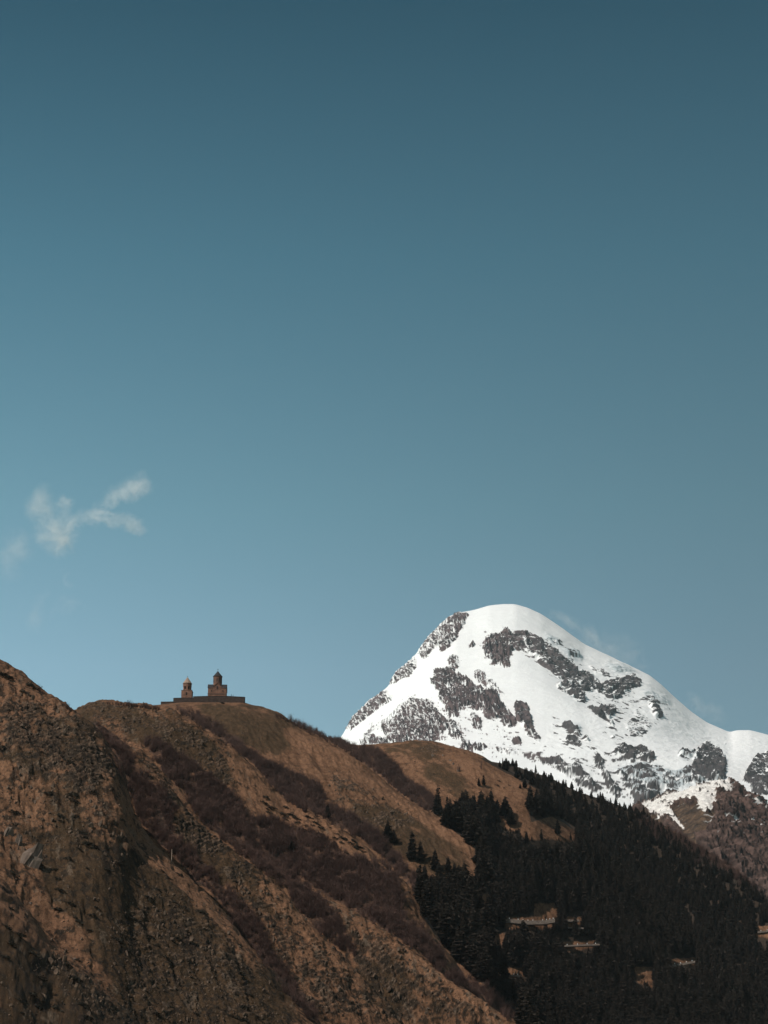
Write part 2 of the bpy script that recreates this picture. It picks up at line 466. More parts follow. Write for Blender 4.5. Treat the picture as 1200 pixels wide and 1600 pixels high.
ROCKY = mask([
    (0.7, [(125, 1100), (215, 1103), (270, 1115), (345, 1160), (378, 1220), (350, 1230), (290, 1190), (230, 1150), (150, 1140)]),
    (0.8, [(0, 1070), (60, 1085), (120, 1115), (180, 1190), (195, 1240), (120, 1240), (50, 1180), (0, 1180)]),
    (0.5, [(0, 1180), (180, 1230), (230, 1320), (150, 1330), (0, 1300)]),
    (0.8, [(215, 1170), (250, 1215), (317, 1300), (350, 1320), (330, 1345), (280, 1320), (240, 1290), (230, 1240)]),
    (0.75, [(505, 1200), (560, 1220), (640, 1260), (650, 1285), (600, 1310), (560, 1290), (520, 1260)]),
    (0.8, [(395, 1185), (420, 1190), (450, 1230), (430, 1240)]),
    (0.65, [(340, 1320), (400, 1365), (470, 1430), (550, 1515), (620, 1590), (480, 1590), (440, 1520), (380, 1440)]),
    (0.8, [(500, 1410), (600, 1465), (700, 1540), (780, 1600), (600, 1600), (560, 1500)]),
    (0.5, [(240, 1380), (400, 1500), (440, 1600), (200, 1600), (180, 1450)]),
    (0.6, [(60, 1480), (120, 1510), (210, 1600), (150, 1600), (50, 1500)]),
    (0.7, [(620, 1170), (690, 1160), (700, 1180), (640, 1178)]),
    (0.5, [(370, 1140), (395, 1140), (392, 1160), (372, 1158)]),
], 7)
CLEAR = [
    [(815, 1290), (862, 1276), (905, 1302), (893, 1318), (860, 1312), (828, 1314), (812, 1306)],
    [(778, 1264), (826, 1270), (832, 1290), (800, 1300), (780, 1290)],
    [(778, 1434), (872, 1432), (870, 1446), (845, 1454), (790, 1452)],
    [(835, 1412), (872, 1412), (872, 1432), (835, 1432)],
    [(764, 1459), (790, 1458), (786, 1476), (774, 1478)],
    [(882, 1432), (912, 1434), (908, 1452), (886, 1452)],
    [(878, 1472), (938, 1470), (934, 1479), (895, 1488), (880, 1487)],
    [(1046, 1500), (1088, 1496), (1086, 1508), (1050, 1511)],
    [(990, 1512), (1020, 1512), (1020, 1545), (996, 1535)],
    [(1176, 1448), (1210, 1448), (1210, 1468), (1182, 1464)],
    [(775, 1514), (820, 1512), (820, 1526), (775, 1528)],
    [(740, 1395), (770, 1400), (765, 1418), (742, 1416)],
]
FOREST = [[(748, 1184), (800, 1190), (900, 1230), (1000, 1268), (1060, 1310), (1110, 1345), (1200, 1400), (1299, 1460), (1299, 1640), (830, 1640), (800, 1580), (740, 1525), (697, 1482), (660, 1432), (650, 1400), (700, 1400), (738, 1400),
           (752, 1340), (725, 1308), (700, 1296), (702, 1270), (835, 1268), (850, 1250), (838, 1234), (790, 1208)]]
forestM = mask([(1, p) for p in FOREST] + [(-1, p) for p in CLEAR], 1)
clearM = mask([(1, p) for p in CLEAR], 2)

nX, nY, nZ = base_normals(TX, TY, TZ)
bpx, bpy_ = project(TX, TY, TZ)
brush_v = look(brushM, bpx, bpy_); forest_v = look(forestM, bpx, bpy_)
wr = look(ROCKY, bpx + 14 * pn3(TX / 22, TY / 22, TZ / 22, 5), bpy_ + 14 * pn3(TX / 22, TY / 22, TZ / 22, 6))
near = smooth(1500, 900, TY)
# relief: long spurs and runnels falling to the right, flaky outcrops, tussocks
d1 = (TX + TZ) / math.sqrt(2); d2 = (TX - TZ) / math.sqrt(2)
r1 = fbm(d1 / 30, TY / 60, d2 / 100, 4, 21, ridged=True)
r2 = fbm((TX + 0.35 * TZ) / 5.5, TY / 20, TZ / 24, 4, 33, ridged=True)
r3 = fbm(d1 / 3.0, TY / 8, d2 / 7, 4, 37, gain=.6, ridged=True)
cliff = fbm(d1 / 6, TY / 10, d2 / 12, 5, 41, gain=0.64, ridged=True)
cl = smooth(0.50, 0.85, cliff + 0.35 * wr + .25 * pn3(TX / 40, TY / 40, TZ / 40, 46))
tus = fbm(TX / 1.1, TY / 1.1, TZ / 1.1, 3, 51)
# slanting beds of rock that stand out as steps
bed = (TZ * 0.8 - TX * 0.55 + TY * 0.2) / 2.4 + 1.8 * fbm(TX / 14, TY / 18, TZ / 18, 4, 61)
step = (bed - np.floor(bed)); step = np.where(step < 0.75, step / 0.75, (1 - step) / 0.25)
amp = np.where(TY < 560, 0.4, 1.0)
calm = 1 - 0.6 * forest_v
cwall = smooth(1560, 1590, TY) * smooth(1660, 1640, TY) * smooth(232, 252, bpx) * smooth(408, 390, bpx)
seg = rowseg[:, None]
g = amp * calm * (1 - 0.9 * cwall) * (1 - .35 * smooth(1500, 1600, TY))
disp = g * (2.5 * (r1 - 0.25) * (1 - .15 * near) + .9 * (r2 - .15) + .55 * (.3 + wr) * (r3 - .2) + .9 * cl * wr * (0.3 + step) + 0.22 * tus - .8 * near * smooth(.12, .4, fbm((TX + .28 * TZ) / 5.5, TY / 30, TZ / 30, 3, 92)))
GX = TX + nX * disp; GY = TY + nY * disp; GZ = TZ + nZ * disp

# colour by what the ground is
n1 = fbm(TX / 30, TY / 30, TZ / 30, 4, 71)
n2 = fbm(TX / 4, TY / 4, TZ / 4, 5, 72, gain=.6)
n3 = fbm(TX / .8, TY / .8, TZ / .8, 3, 73)
n4 = fbm(d1 / 4, TY / 12, d2 / 14, 4, 74)
tan = np.array([0.255, 0.140, 0.084]); tan2 = np.array([0.145, 0.078, 0.046])
olive = np.array([0.060, 0.040, 0.023]); olive2 = np.array([0.108, 0.066, 0.038])
rock_a = np.array([0.042, 0.030, 0.023]); rock_b = np.array([0.18, 0.122, 0.085])
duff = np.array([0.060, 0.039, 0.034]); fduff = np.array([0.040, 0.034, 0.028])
def mixc(a, b, f): return a * (1 - f[..., None]) + b * f[..., None]
def full(c): return np.broadcast_to(c, TX.shape + (3,))
C = mixc(full(tan), full(tan2), smooth(-.35, .35, n2 + .5 * n4))
ol = 1.0 * look(OLIVE, bpx + 16 * n1, bpy_ + 12 * n1) + .12 * near * smooth(-.1, .3, n1 + .3)
C = mixc(C, mixc(full(olive), full(olive2), smooth(-.4, .4, n2)), smooth(0.25, 0.75, ol + 0.55 * n1 + 0.45 * n4 + .25 * n2))
tn = look(TANM, bpx + 10 * n1, bpy_ + 10 * n1)
C = mixc(C, mixc(full(tan * 1.12), full(tan2 * 1.35), smooth(-.25, .45, n2 + .5 * n4)), smooth(.3, .7, tn + .35 * n1 + .3 * n4) * .9)
rk = smooth(.46, .66, cl * (0.30 + .75 * wr) * (1 - .5 * tn) + 0.30 * n2 + .10 * step * wr - .05)
C = mixc(C, mixc(full(rock_a), full(rock_b), smooth(.1, 1.0, step * .5 + .9 * n3 + .3 * n2 + .25)), rk * 0.85)
# dark patches: low heather and juniper, plus painted-in shade of crevices
hp = smooth(.16, .24, n2 * .6 + 0.5 * fbm(TX / 2.4, TY / 2.4, TZ / 2.4, 3, 81) - 0.12 + .18 * near + .12 * wr - .10 * tn)
C = mixc(C, full(np.array([0.034, 0.027, 0.020])), hp * .85)
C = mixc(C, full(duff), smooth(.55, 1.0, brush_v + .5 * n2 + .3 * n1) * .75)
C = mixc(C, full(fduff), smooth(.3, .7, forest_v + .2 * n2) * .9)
# runnels of scree and crevice shade painted as dark cracks down the fall line
run = fbm((TX + .28 * TZ + 2.5 * n2) / 2.6, TY / 22, TZ / 17, 4, 91, gain=.6)
runm = smooth(1500, 1000, TY) * (1 - brush_v)
C = mixc(C, full(np.array([.026, .020, .016])), smooth(.20, .32, run + .12 * n1) * runm * .8)
C = mixc(C, full(np.array([.19, .145, .108])), smooth(.27, .36, -run + .25 * n3) * runm * .6)
C = C * np.array([.83, .78, .74]) * (0.9 + 0.55 * n3[..., None])
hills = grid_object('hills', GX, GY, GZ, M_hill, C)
tag(hills, kind='structure')

gpx_s = GX / GY   # column slopes, almost those of S
TT = GZ / GY
TTmax = np.maximum.accumulate(TT, axis=0)

def hit(px, py, seg_min=0):
    """the visible terrain point under a photograph pixel"""
    s, t = st_of(px, py)
    j = int(np.clip(np.searchsorted(S, s), 1, len(S) - 1))
    if abs(S[j - 1] - s) < abs(S[j] - s): j -= 1
    col = TTmax[:, j]
    i = int(np.searchsorted(col, t))
    if i >= len(col): return None
    return GX[i, j], GY[i, j], GZ[i, j], i, j

# ---- valley floor out to the horizon
N = 41
gx, gy = np.meshgrid(np.linspace(-1, 1, N), np.linspace(-1, 1, N))
gx = np.sign(gx) * np.abs(gx)**2 * 17000; gy = np.sign(gy) * np.abs(gy)**2 * 17000
gz = -6 + 2 * fbm(gx / 4000, gy / 4000, gx * 0, 3, 5)
tag(grid_object('ground', gx, gy, gz, M_ground), kind='structure')

# ------------------------------------------------------------------ snowy peak
kc = px_columns(500, 1260, 0.85, -600, 2200, 30)
KS, _ = st_of(kc, 1080)
sky_line = [(-600, 1500, 11500), (300, 1330, 10800), (500, 1185, 10500), (533, 1152), (541, 1138), (555, 1117), (572, 1100), (590, 1085), (607, 1072), (620, 1049), (635, 1038), (650, 1022), (662, 1004), (680, 984), (695, 970), (712, 958), (738, 954),
            (765, 946), (785, 944), (805, 944), (825, 950), (845, 959), (880, 982), (912, 1006), (950, 1024), (985, 1041), (1015, 1055), (1032, 1068), (1055, 1090), (1080, 1112), (1105, 1129), (1140, 1144), (1152, 1141), (1172, 1141), (1200, 1148),
            (1300, 1175, 10500), (1500, 1260, 10200), (2200, 1420, 10000)]
kk = []
kk.append((np.full(len(KS), 5600.0), np.full(len(KS), -60.0)))
kk.append(curve([(-600, 1560, 7000), (500, 1330, 7000), (900, 1300, 7000), (1300, 1330, 7000), (2200, 1500, 7000)], KS))
kk.append(curve([(-600, 1530, 8300), (500, 1235, 8300), (700, 1180, 8500), (900, 1170, 8400), (1050, 1195, 8300), (1300, 1230, 8300), (2200, 1460, 8300)], KS))
top = curve(sky_line, KS)
kk.append((top[0] * .55 + .45 * kk[-1][0], top[1] * .52 + .48 * kk[-1][1]))
kk.append(top)
kk.append((top[0] + 900, top[1] - 350)); kk.append((top[0] + 4500, np.full(len(KS), -60.0)))
krows = [10, 60, 240, 300, 12, 8]
KY, KZ = hermite_loft(np.array([k[0] for k in kk]), np.array([k[1] for k in kk]), krows, (4,))
KX = KS[None, :] * KY
print('peak grid', KX.shape)
RK = [
 (.95, [(541,1140),(545,1121),(562,1107),(582,1090),(608,1079),(613,1090),(596,1101),(577,1115),(557,1132)]),
 (.75, [(606,1074),(619,1048),(633,1038),(650,1024),(653,1047),(642,1062),(628,1059),(616,1067)]),
 (.70, [(653,1020),(662,1002),(679,982),(696,968),(715,955),(735,960),(730,974),(727,985),(715,1002),(701,1016),(690,1023),(687,1005),(676,1019),(664,1033)]),
 (.95, [(730,1014),(731,999),(738,991),(743,1005),(739,1014)]),
 (.85, [(755,1013),(761,996),(781,988),(792,984),(820,988),(842,996),(858,1006),(876,1024),(897,1042),(903,1057),(912,1081),(912,1102),(897,1093),(870,1075),(885,1063),(864,1051),(840,1033),(820,1022),(800,1013),(795,1025),(796,1043),(775,1036),(761,1025)]),
 (.80, [(900,1051),(918,1051),(939,1069),(966,1060),(996,1060),(1003,1072),(984,1075),(972,1081),(969,1090),(951,1090),(939,1081),(912,1078)]),
 (.50, [(909,1027),(942,1045),(960,1057),(930,1052)]),
 (.75, [(915,1105),(939,1108),(957,1099),(960,1114),(951,1123),(966,1141),(942,1126),(930,1120)]),
 (.42, [(975,1135),(993,1105),(1020,1130),(1010,1145),(985,1150)]),
 (.80, [(1019,1088),(1034,1119),(1025,1120),(1014,1098)]),
 (.80, [(674,1067),(681,1047),(701,1045),(718,1056),(737,1062),(737,1070),(710,1070),(690,1079)]),
 (.50, [(700,1030),(712,1022),(722,1040),(712,1050),(700,1046)]),
 (.85, [(689,1081),(710,1073),(735,1070),(755,1073),(755,1098),(747,1110),(730,1101),(715,1110),(713,1118),(701,1115),(698,1101),(687,1093)]),
 (.95, [(757,1090),(766,1076),(783,1096),(792,1107),(803,1121),(806,1134),(789,1132),(783,1118),(772,1104),(769,1113),(778,1124),(761,1121),(757,1110)]),
 (.95, [(806,1101),(823,1101),(829,1118),(834,1141),(846,1158),(826,1144),(815,1127),(806,1118)]),
 (.45, [(741,1042),(760,1050),(785,1078),(800,1097),(765,1078),(740,1062)]),
 (.75, [(616,1127),(633,1110),(650,1093),(673,1096),(679,1107),(696,1124),(701,1135),(690,1141),(679,1155),(670,1163),(633,1165),(613,1160),(596,1144),(602,1132)]),
 (.70, [(563,1163),(571,1150),(585,1152),(611,1157),(611,1166)]),
 (.42, [(560,1145),(600,1120),(640,1085),(660,1075),(650,1095),(610,1130),(580,1150)]),
 (.60, [(698,1112),(728,1160),(704,1146)]),
 (.65, [(735,1113),(755,1127),(744,1137)]),
 (.90, [(724,1160),(732,1162),(732,1174),(722,1172)]),
 (.80, [(737,1165),(760,1167),(755,1174),(737,1172)]),
 (.50, [(764,1166),(805,1172),(850,1178),(845,1184),(800,1180)]),
 (.90, [(802,1145),(812,1150),(814,1162),(805,1161)]),
 (.90, [(891,1147),(906,1159),(900,1163),(888,1156)]),
 (.70, [(878,1129),(909,1132),(927,1135),(906,1145),(888,1138)]),
 (.95, [(914,1146),(928,1149),(921,1156),(914,1153)]),
 (.90, [(930,1144),(958,1150),(951,1156),(939,1154)]),
 (.92, [(961,1175),(981,1170),(1008,1170),(1022,1186),(1020,1190),(1008,1187),(996,1180),(987,1188),(972,1184)]),
 (.95, [(932,1181),(946,1198),(939,1208),(931,1198)]),
 (.68, [(843,1195),(852,1185),(873,1185),(885,1196),(900,1199),(918,1217),(939,1232),(930,1236),(900,1225),(879,1212),(858,1195)]),
 (.85, [(941,1208),(968,1237),(966,1248),(952,1231)]),
 (.56, [(960,1208),(1002,1200),(1032,1219),(1050,1210),(1080,1198),(1080,1230),(1032,1245),(996,1258),(984,1234)]),
 (.95, [(1086,1180),(1104,1156),(1116,1171),(1135,1189),(1132,1210),(1134,1216),(1101,1224),(1083,1230),(1080,1210)]),
 (.70, [(1057,1180),(1068,1174),(1086,1174),(1083,1189),(1062,1187)]),
 (.88, [(1161,1222),(1170,1201),(1182,1186),(1200,1175),(1240,1200),(1240,1236),(1185,1245),(1173,1240),(1173,1225)]),
 (.45, [(1130,1155),(1140,1160),(1128,1168)]),
]
ICE = mask([(1, [(855,990),(880,1000),(875,1008),(850,1000)]), (1, [(872,1008),(906,1014),(910,1028),(885,1024)]), (1, [(945,1034),(980,1040),(1000,1056),(960,1050)]), (.8, [(1000,1080),(1040,1085),(1050,1100),(1010,1096)]),
            (1, [(878,1129),(909,1132),(906,1145),(888,1138)]), (1, [(960,1200),(1005,1190),(1050,1205),(1080,1198),(1080,1230),(1032,1245),(996,1258),(984,1234)]), (.8, [(1057,1178),(1086,1172),(1083,1189),(1062,1189)])], 3)
RK += [
 (.30, [(600,1165),(640,1105),(680,1080),(760,1080),(850,1160),(860,1190),(700,1180)]),
 (.30, [(890,1050),(960,1050),(1060,1120),(1040,1150),(960,1130)]),
 (.36, [(860,1120),(960,1140),(1030,1190),(1060,1230),(1000,1260),(930,1235),(840,1185)]),
 (.26, [(740,985),(800,975),(900,1010),(930,1060),(900,1110),(840,1050),(760,1040)]),
 (-1, [(733,962),(762,962),(745,1000),(700,1030),(672,1046),(640,1082),(604,1112),(562,1150),(545,1158),(558,1140),(598,1104),(630,1070),(655,1040),(700,1020)]),
 (-1, [(802,1020),(838,1036),(868,1080),(900,1104),(935,1132),(965,1162),(940,1168),(880,1122),(830,1078),(802,1052)]),
 (-1, [(1030,1125),(1060,1100),(1110,1135),(1085,1165),(1050,1172),(1015,1160)]),
]
RKm = mask(RK, 2)
knx, kny, knz = base_normals(KX, KY, KZ)
kpx, kpy = project(KX, KY, KZ)
# relief that runs down the fall line of a cone
cx, cyy = KX - 480.0, KY - 10400.0
fall = np.arctan2(cx, -cyy)
rad = np.sqrt(cx**2 + cyy**2)
wpx = 2.6 * pn3(KX / 90, KY / 90, KZ / 90, 101) + 2.2 * pn3(KX / 32, KY / 32, KZ / 32, 111)
wpy = 2.6 * pn3(KX / 90, KY / 90, KZ / 90, 102) + 2.2 * pn3(KX / 32, KY / 32, KZ / 32, 112)
cov = look(RKm, kpx + wpx, kpy + wpy)
# chutes lean to the right on the left side of the face, to the left on the right side
lean = np.interp(kpx, [540, 700, 800, 950, 1150], [-0.7, 0.25, 0.75, 0.8, 0.35])
ux = KX - lean * (KZ - 2200) * -1.0 if False else KX + lean * KZ
chute = fbm(ux / 50, KY / 300, KZ / 120, 5, 103, gain=.62)
crag = fbm(KX / 55, KY / 80, KZ / 55, 5, 104, gain=.62, ridged=True)
speck = fbm((KX + .9 * KZ) / 28, KY / 120, (KZ - .4 * KX) / 38, 4, 106, gain=.6)
big = fbm(ux / 150, KY / 400, KZ / 260, 3, 109)
ribs = fbm(ux / 95, KY / 260, KZ / 130, 3, 110, gain=.5, ridged=True)
ledge = fbm((KX - .3 * KZ) / 95, KY / 120, (KZ + .25 * KX) / 24, 4, 113, gain=.6)
bowls = 1.6 * fbm(KX / 420, KY / 700, KZ / 300, 3, 105, gain=.4)
ice = look(ICE, kpx + wpx, kpy + wpy)
serac = fbm(KX / 60, KY / 60, KZ / 34, 4, 107, ridged=True)
fadeTop = smooth(0, 14, kpy - np.interp(kpx, [p[0] for p in sky_line], [p[1] for p in sky_line]))
cz = smooth(.3, .62, cov)
disp = (11 * bowls * fadeTop * smooth(1.0, .6, ice) + cz * (20 * (ribs - .2) + 16 * (crag - .2) + 16 * ledge) * (.35 + .65 * fadeTop) + 10 * ice * serac
        + 2.0 * fbm(KX / 120, KY / 120, KZ / 120, 4, 108) + 2.6 * smooth(820, 950, kpx) * fbm((KX + KZ) / 70, KY / 200, (KZ - .5 * KX) / 40, 4, 114, ridged=True) * fadeTop)
_x, _y, _z = base_normals(KX + knx * disp, KY + kny * disp, KZ + knz * disp)
ex_ = knz - _z                                  # steeper than the slope it sits on: snow will not lie there
aw = np.abs(_x - knx)
rk = .70 * cov + 1.5 * np.clip(ex_, -.25, .22) + .3 * np.clip(aw - .15, -.1, .3) + 0.50 * chute + 0.72 * speck + .12 * big + .035
coul = fbm((ux + 30 * pn3(KX / 120, KY / 300, KZ / 120, 116)) / 62, KY / 300, KZ / 190, 3, 117, gain=.5, ridged=True)
shelf = fbm((KX - .8 * KZ) / 160, KY / 300, (KZ + .55 * KX) / 34, 3, 118, gain=.5, ridged=True)
rk = rk - .42 * smooth(.52, .86, coul) - .28 * smooth(.58, .9, shelf) + .15
rock = smooth(0.555, 0.605, rk) * smooth(.02, .12, cov)
back = (np.arange(KX.shape[0]) > sum(krows[:4]) + 2)[:, None]
disp = np.where(back, 0, disp)
KGX = KX + knx * disp; KGY = KY + kny * disp; KGZ = KZ + knz * disp
snow = np.array([0.86, 0.85, 0.84]); icec = np.array([0.42, 0.47, 0.49])
ra = np.array([0.032, 0.021, 0.022]); rb = np.array([0.135, 0.092, 0.090]); rg = np.array([0.052, 0.050, 0.050])
def fk(c): return np.broadcast_to(c, KX.shape + (3,))
KC = mixc(fk(snow), fk(icec), ice * smooth(.15, .45, serac + .6 * speck) * .85)
rockc = mixc(fk(ra), fk(rb), smooth(-.3, .5, speck + .3 * chute))
rockc = mixc(rockc, fk(rg), smooth(780, 900, kpx) * .7)
rockc = rockc * (1 + .9 * np.clip(fbm(KX / 70, KY / 70, KZ / 45, 4, 115, gain=.65), -.6, .6))[..., None]
KC = mixc(KC, rockc, rock)
KC = mixc(KC, fk(np.array([.30, .27, .26])), smooth(.42, .53, rk) * (1 - rock) * .16 * smooth(.1, .3, cov))
peak = grid_object('mountain', KGX, KGY, KGZ, M_snowmt, KC)
tag(peak, kind='structure')

# ------------------------------------------------------------------ brown shoulder with old snow
ec = px_columns(960, 1250, 0.9, 500, 2000, 25)
ES, _ = st_of(ec, 1280)
crest = [(500, 1500, 4600), (850, 1360), (960, 1285, 4500), (1000, 1260), (1020, 1251), (1045, 1242), (1085, 1231), (1110, 1224), (1130, 1220), (1143, 1223), (1160, 1236), (1180, 1248), (1200, 1262, 4400), (1300, 1330), (2000, 1560, 4200)]
ek = [(np.full(len(ES), 2900.0), np.full(len(ES), -30.0)),
      curve([(500, 1600, 3500), (900, 1460), (1000, 1400), (1100, 1380), (1200, 1420), (2000, 1650, 3500)], ES),
      curve([(500, 1560, 4000), (900, 1400), (1000, 1305), (1060, 1285), (1100, 1262), (1140, 1275), (1200, 1320), (2000, 1600, 3800)], ES),
      curve(crest, ES)]
ek += [(ek[-1][0] + 300, ek[-1][1] - 120), (np.full(len(ES), 5500.0), np.full(len(ES), -40.0))]
EY, EZ = hermite_loft(np.array([k[0] for k in ek]), np.array([k[1] for k in ek]), [10, 150, 160, 10, 8], (3,))
EX = ES[None, :] * EY
ex, ey, ez = base_normals(EX, EY, EZ)
epx, epy = project(EX, EY, EZ)
cliffE = fbm((EX + .35 * EZ) / 26, EY / 90, EZ / 75, 5, 201, gain=.66, ridged=True) + .5 * fbm(EX / 90, EY / 120, EZ / 60, 3, 209)
cn = fbm(EX / 22, EY / 22, EZ / 22, 4, 202)
SN = mask([(1, [(1003,1258),(1045,1242),(1085,1228),(1135,1216),(1140,1228),(1118,1238),(1118,1260),(1098,1268),(1092,1252),(1062,1252),(1048,1264),(1058,1280),(1077,1302),(1045,1278),(1020,1274),(1010,1264)]),
           (.9, [(1128,1222),(1145,1226),(1140,1238),(1128,1234)]), (1, [(1130,1271),(1155,1283),(1153,1286),(1130,1275)]), (.9, [(1172,1274),(1178,1282),(1172,1284)]), (.85, [(1174,1248),(1200,1262),(1200,1270),(1180,1258)])], 1)
GR = mask([(1, [(1050,1266),(1066,1254),(1080,1262),(1092,1254),(1104,1272),(1122,1264),(1112,1284),(1092,1304),(1086,1330),(1062,1296)]), (1, [(1000,1262),(1045,1290),(1000,1300)])], 3)
snl = look(SN, epx + 7 * cn, epy + 6 * cn)
sn = smooth(.03, .2, look(blur(SN, 5), epx, epy)) * smooth(.50, .58, snl + .75 * cn + .3 * (cliffE - .3) + .9 * fbm((EX + 1.6 * EZ) / 34, EY / 60, (EZ - .45 * EX) / 8, 4, 205, gain=.6) * 1.5)
gr = smooth(.35, .65, look(GR, epx + 9 * cn, epy + 9 * cn) + .5 * cn)
dE = (1 - .75 * gr) * 17 * (cliffE - .2) * (1 - .6 * sn) + 2 * cn
dE = np.where((np.arange(EX.shape[0]) > 322)[:, None], 0, dE)
def fe(c): return np.broadcast_to(c, EX.shape + (3,))
EC = mixc(fe(np.array([.028, .017, .014])), fe(np.array([.110, .068, .056])), smooth(-.3, .5, cn + .3 * cliffE))
EC = mixc(EC, mixc(fe(np.array([.10, .062, .040])), fe(np.array([.045, .031, .024])), smooth(-.2, .3, cn)), gr)
EC = EC * (1 + 1.1 * np.clip(fbm(EX / 9, EY / 14, EZ / 9, 4, 207, gain=.65), -.6, .6))[..., None]
EC = mixc(EC, fe(np.array([.74, .69, .65])), sn)
streak = fbm((EX - 1.2 * EZ) / 60, EY / 90, (EZ + .6 * EX) / 8, 4, 206, gain=.6)
EC = mixc(EC, fe(np.array([.70, .66, .63])), smooth(.33, .40, streak + .1 * cn) * smooth(1085, 1125, epx) * smooth(1330, 1280, epy) * .9)
tag(grid_object('mountain_shoulder', EX + ex * dE, EY + ey * dE, EZ + ez * dE, M_shoulder, EC), kind='structure')

# ------------------------------------------------------------------ haze volume, added to lift the darkest tones
mh = bpy.data.materials.new('haze'); mh.use_nodes = True
nh = mh.node_tree; nh.nodes.clear()
oh = nh.nodes.new('ShaderNodeOutputMaterial'); ph = nh.nodes.new('ShaderNodeVolumePrincipled')
ph.inputs['Color'].default_value = (0.70, 0.84, 0.90, 1); ph.inputs['Density'].default_value = HAZE; ph.inputs['Anisotropy'].default_value = 0.0
nh.links.new(ph.outputs[0], oh.inputs['Volume'])
HTOP = float(KGZ.max()) + 60
bm = bmesh.new(); bmesh.ops.create_cube(bm, size=1, matrix=Matrix.Translation((0, 0, (HTOP - 80) / 2)) @ Matrix.Diagonal((35000, 35000, HTOP + 80, 1)))
me = bpy.data.meshes.new('haze'); bm.to_mesh(me); bm.free(); me.materials.append(mh)
hz = bpy.data.objects.new('haze', me); COL.objects.link(hz); tag(hz, kind='stuff')

# ------------------------------------------------------------------ mesh pieces
def rock_shape(seed, sx=None):
    r = np.random.default_rng(seed)
    p = r.normal(size=(15, 3)); p /= np.linalg.norm(p, axis=1)[:, None]
    p *= np.array([r.uniform(.6, 1.1), r.uniform(.45, .9), r.uniform(.6, 1.4)]) if sx is None else np.array(sx)
    bm = bmesh.new()
    for q in p: bm.verts.new(q)
    bmesh.ops.convex_hull(bm, input=bm.verts)
    for v in [v for v in bm.verts if not v.link_faces]: bm.verts.remove(v)
    bm.verts.index_update()
    v = np.array([tuple(x.co) for x in bm.verts]); f = np.array([[q.index for q in t.verts] for t in bm.faces]); bm.free()
    return v, f

class Acc:
    def __init__(s): s.v = []; s.f = []; s.n = 0
    def add(s, v, f):
        s.v.append(v); s.f.append(f + s.n); s.n += len(v)
    def build(s, name, mat, parent=None, smooth_sh=False):
        v = np.concatenate(s.v); f = np.concatenate(s.f)
        return mesh_from(name, v, f, np.full(len(f), f.shape[1]), mat, parent, smooth_sh)

def rotz(v, a):
    c, s_ = math.cos(a), math.sin(a)
    return v @ np.array([[c, s_, 0], [-s_, c, 0], [0, 0, 1.0]])

def tilt(v, a):
    c, s_ = math.cos(a), math.sin(a)
    return v @ np.array([[c, 0, -s_], [0, 1, 0], [s_, 0, c]])

def sample(m, n, rng, tries=60):
    """n random pixels from a mask"""
    w = np.clip(m, 0, None).ravel(); w = w / w.sum()
    k = rng.choice(len(w), n, p=w)
    return _gx.ravel()[k] + rng.uniform(-.5, .5, n), _gy.ravel()[k] + rng.uniform(-.5, .5, n)

# ------------------------------------------------------------------ trees
def pine_arrays(seed):
    """conifer of height 1: crown triangles and trunk"""
    r = np.random.default_rng(seed)
    V = []; F = []
    R = r.uniform(.15, .27)
    base = r.uniform(.06, .16)
    tiers = 17
    for k in range(tiers):
        q = k / (tiers - 1)
        z = base + (1 - base) * q**0.93
        prof = (1 - q)**0.78 * (0.62 + 0.38 * min(1, (q + .05) * 6))
        nb = int(11 - 6 * q)
        a0 = r.uniform(0, 6.3)
        for b in range(nb):
            a = a0 + 6.283 * b / nb + r.uniform(-.25, .25)
            L = R * prof * r.uniform(.6, 1.2) + .012
            zz = z + r.uniform(-.018, .018)
            d = np.array([math.cos(a), math.sin(a), 0]); p = np.array([-d[1], d[0], 0])
            w = L * r.uniform(.28, .45) + .006
            tip = d * L + [0, 0, zz - L * r.uniform(.05, .45)]
            root = np.array([0, 0, zz + .01])
            midp = (root + tip) / 2
            for (e1, e2) in ((p * w + [0, 0, -w * .35], -p * w + [0, 0, -w * .3]), (np.array([0, 0, w * .55]), np.array([0, 0, -w * .8]))):
                i = len(V)
                V += [root, midp + d * L * .15 + e1, tip, midp + d * L * .1 + e2]
                F += [[i, i + 1, i + 2], [i, i + 2, i + 3]]
    # loose sprays of needles between the boughs
    for k in range(70):
        q = r.uniform(0, .92); z = base + (1 - base) * q
        rr = R * (1 - q)**.78 * r.uniform(.35, .95); a = r.uniform(0, 6.3)
        c = np.array([rr * math.cos(a), rr * math.sin(a), z])
        i = len(V); s_ = .03 * r.uniform(.6, 1.3)
        V += list(c + r.normal(size=(3, 3)) * s_); F += [[i, i + 1, i + 2]]
    crown = (np.array(V), np.array(F))
    tv = []; tf = []
    for z, rad_ in ((0 - .04, .016), (.3, .011), (.97, .002)):
        for q in range(6): tv.append([rad_ * math.cos(q * 1.047), rad_ * math.sin(q * 1.047), z])
    for lv in range(2):
        for q in range(6):
            a, b = lv * 6 + q, lv * 6 + (q + 1) % 6
            tf += [[a, b, b + 6], [a, b + 6, a + 6]]
    return crown, (np.array(tv), np.array(tf))

PINES = [pine_arrays(900 + i) for i in range(6)]
PMESH = []
for i, (cr_, tr_) in enumerate(PINES):
    me = []
    for nm, (v, f), m in (('crown', cr_, M_crown), ('trunk', tr_, M_bark)):
        o = mesh_from(nm, v, f, np.full(len(f), 3), m)
        me.append(o.data); bpy.data.objects.remove(o)
    PMESH.append(me)

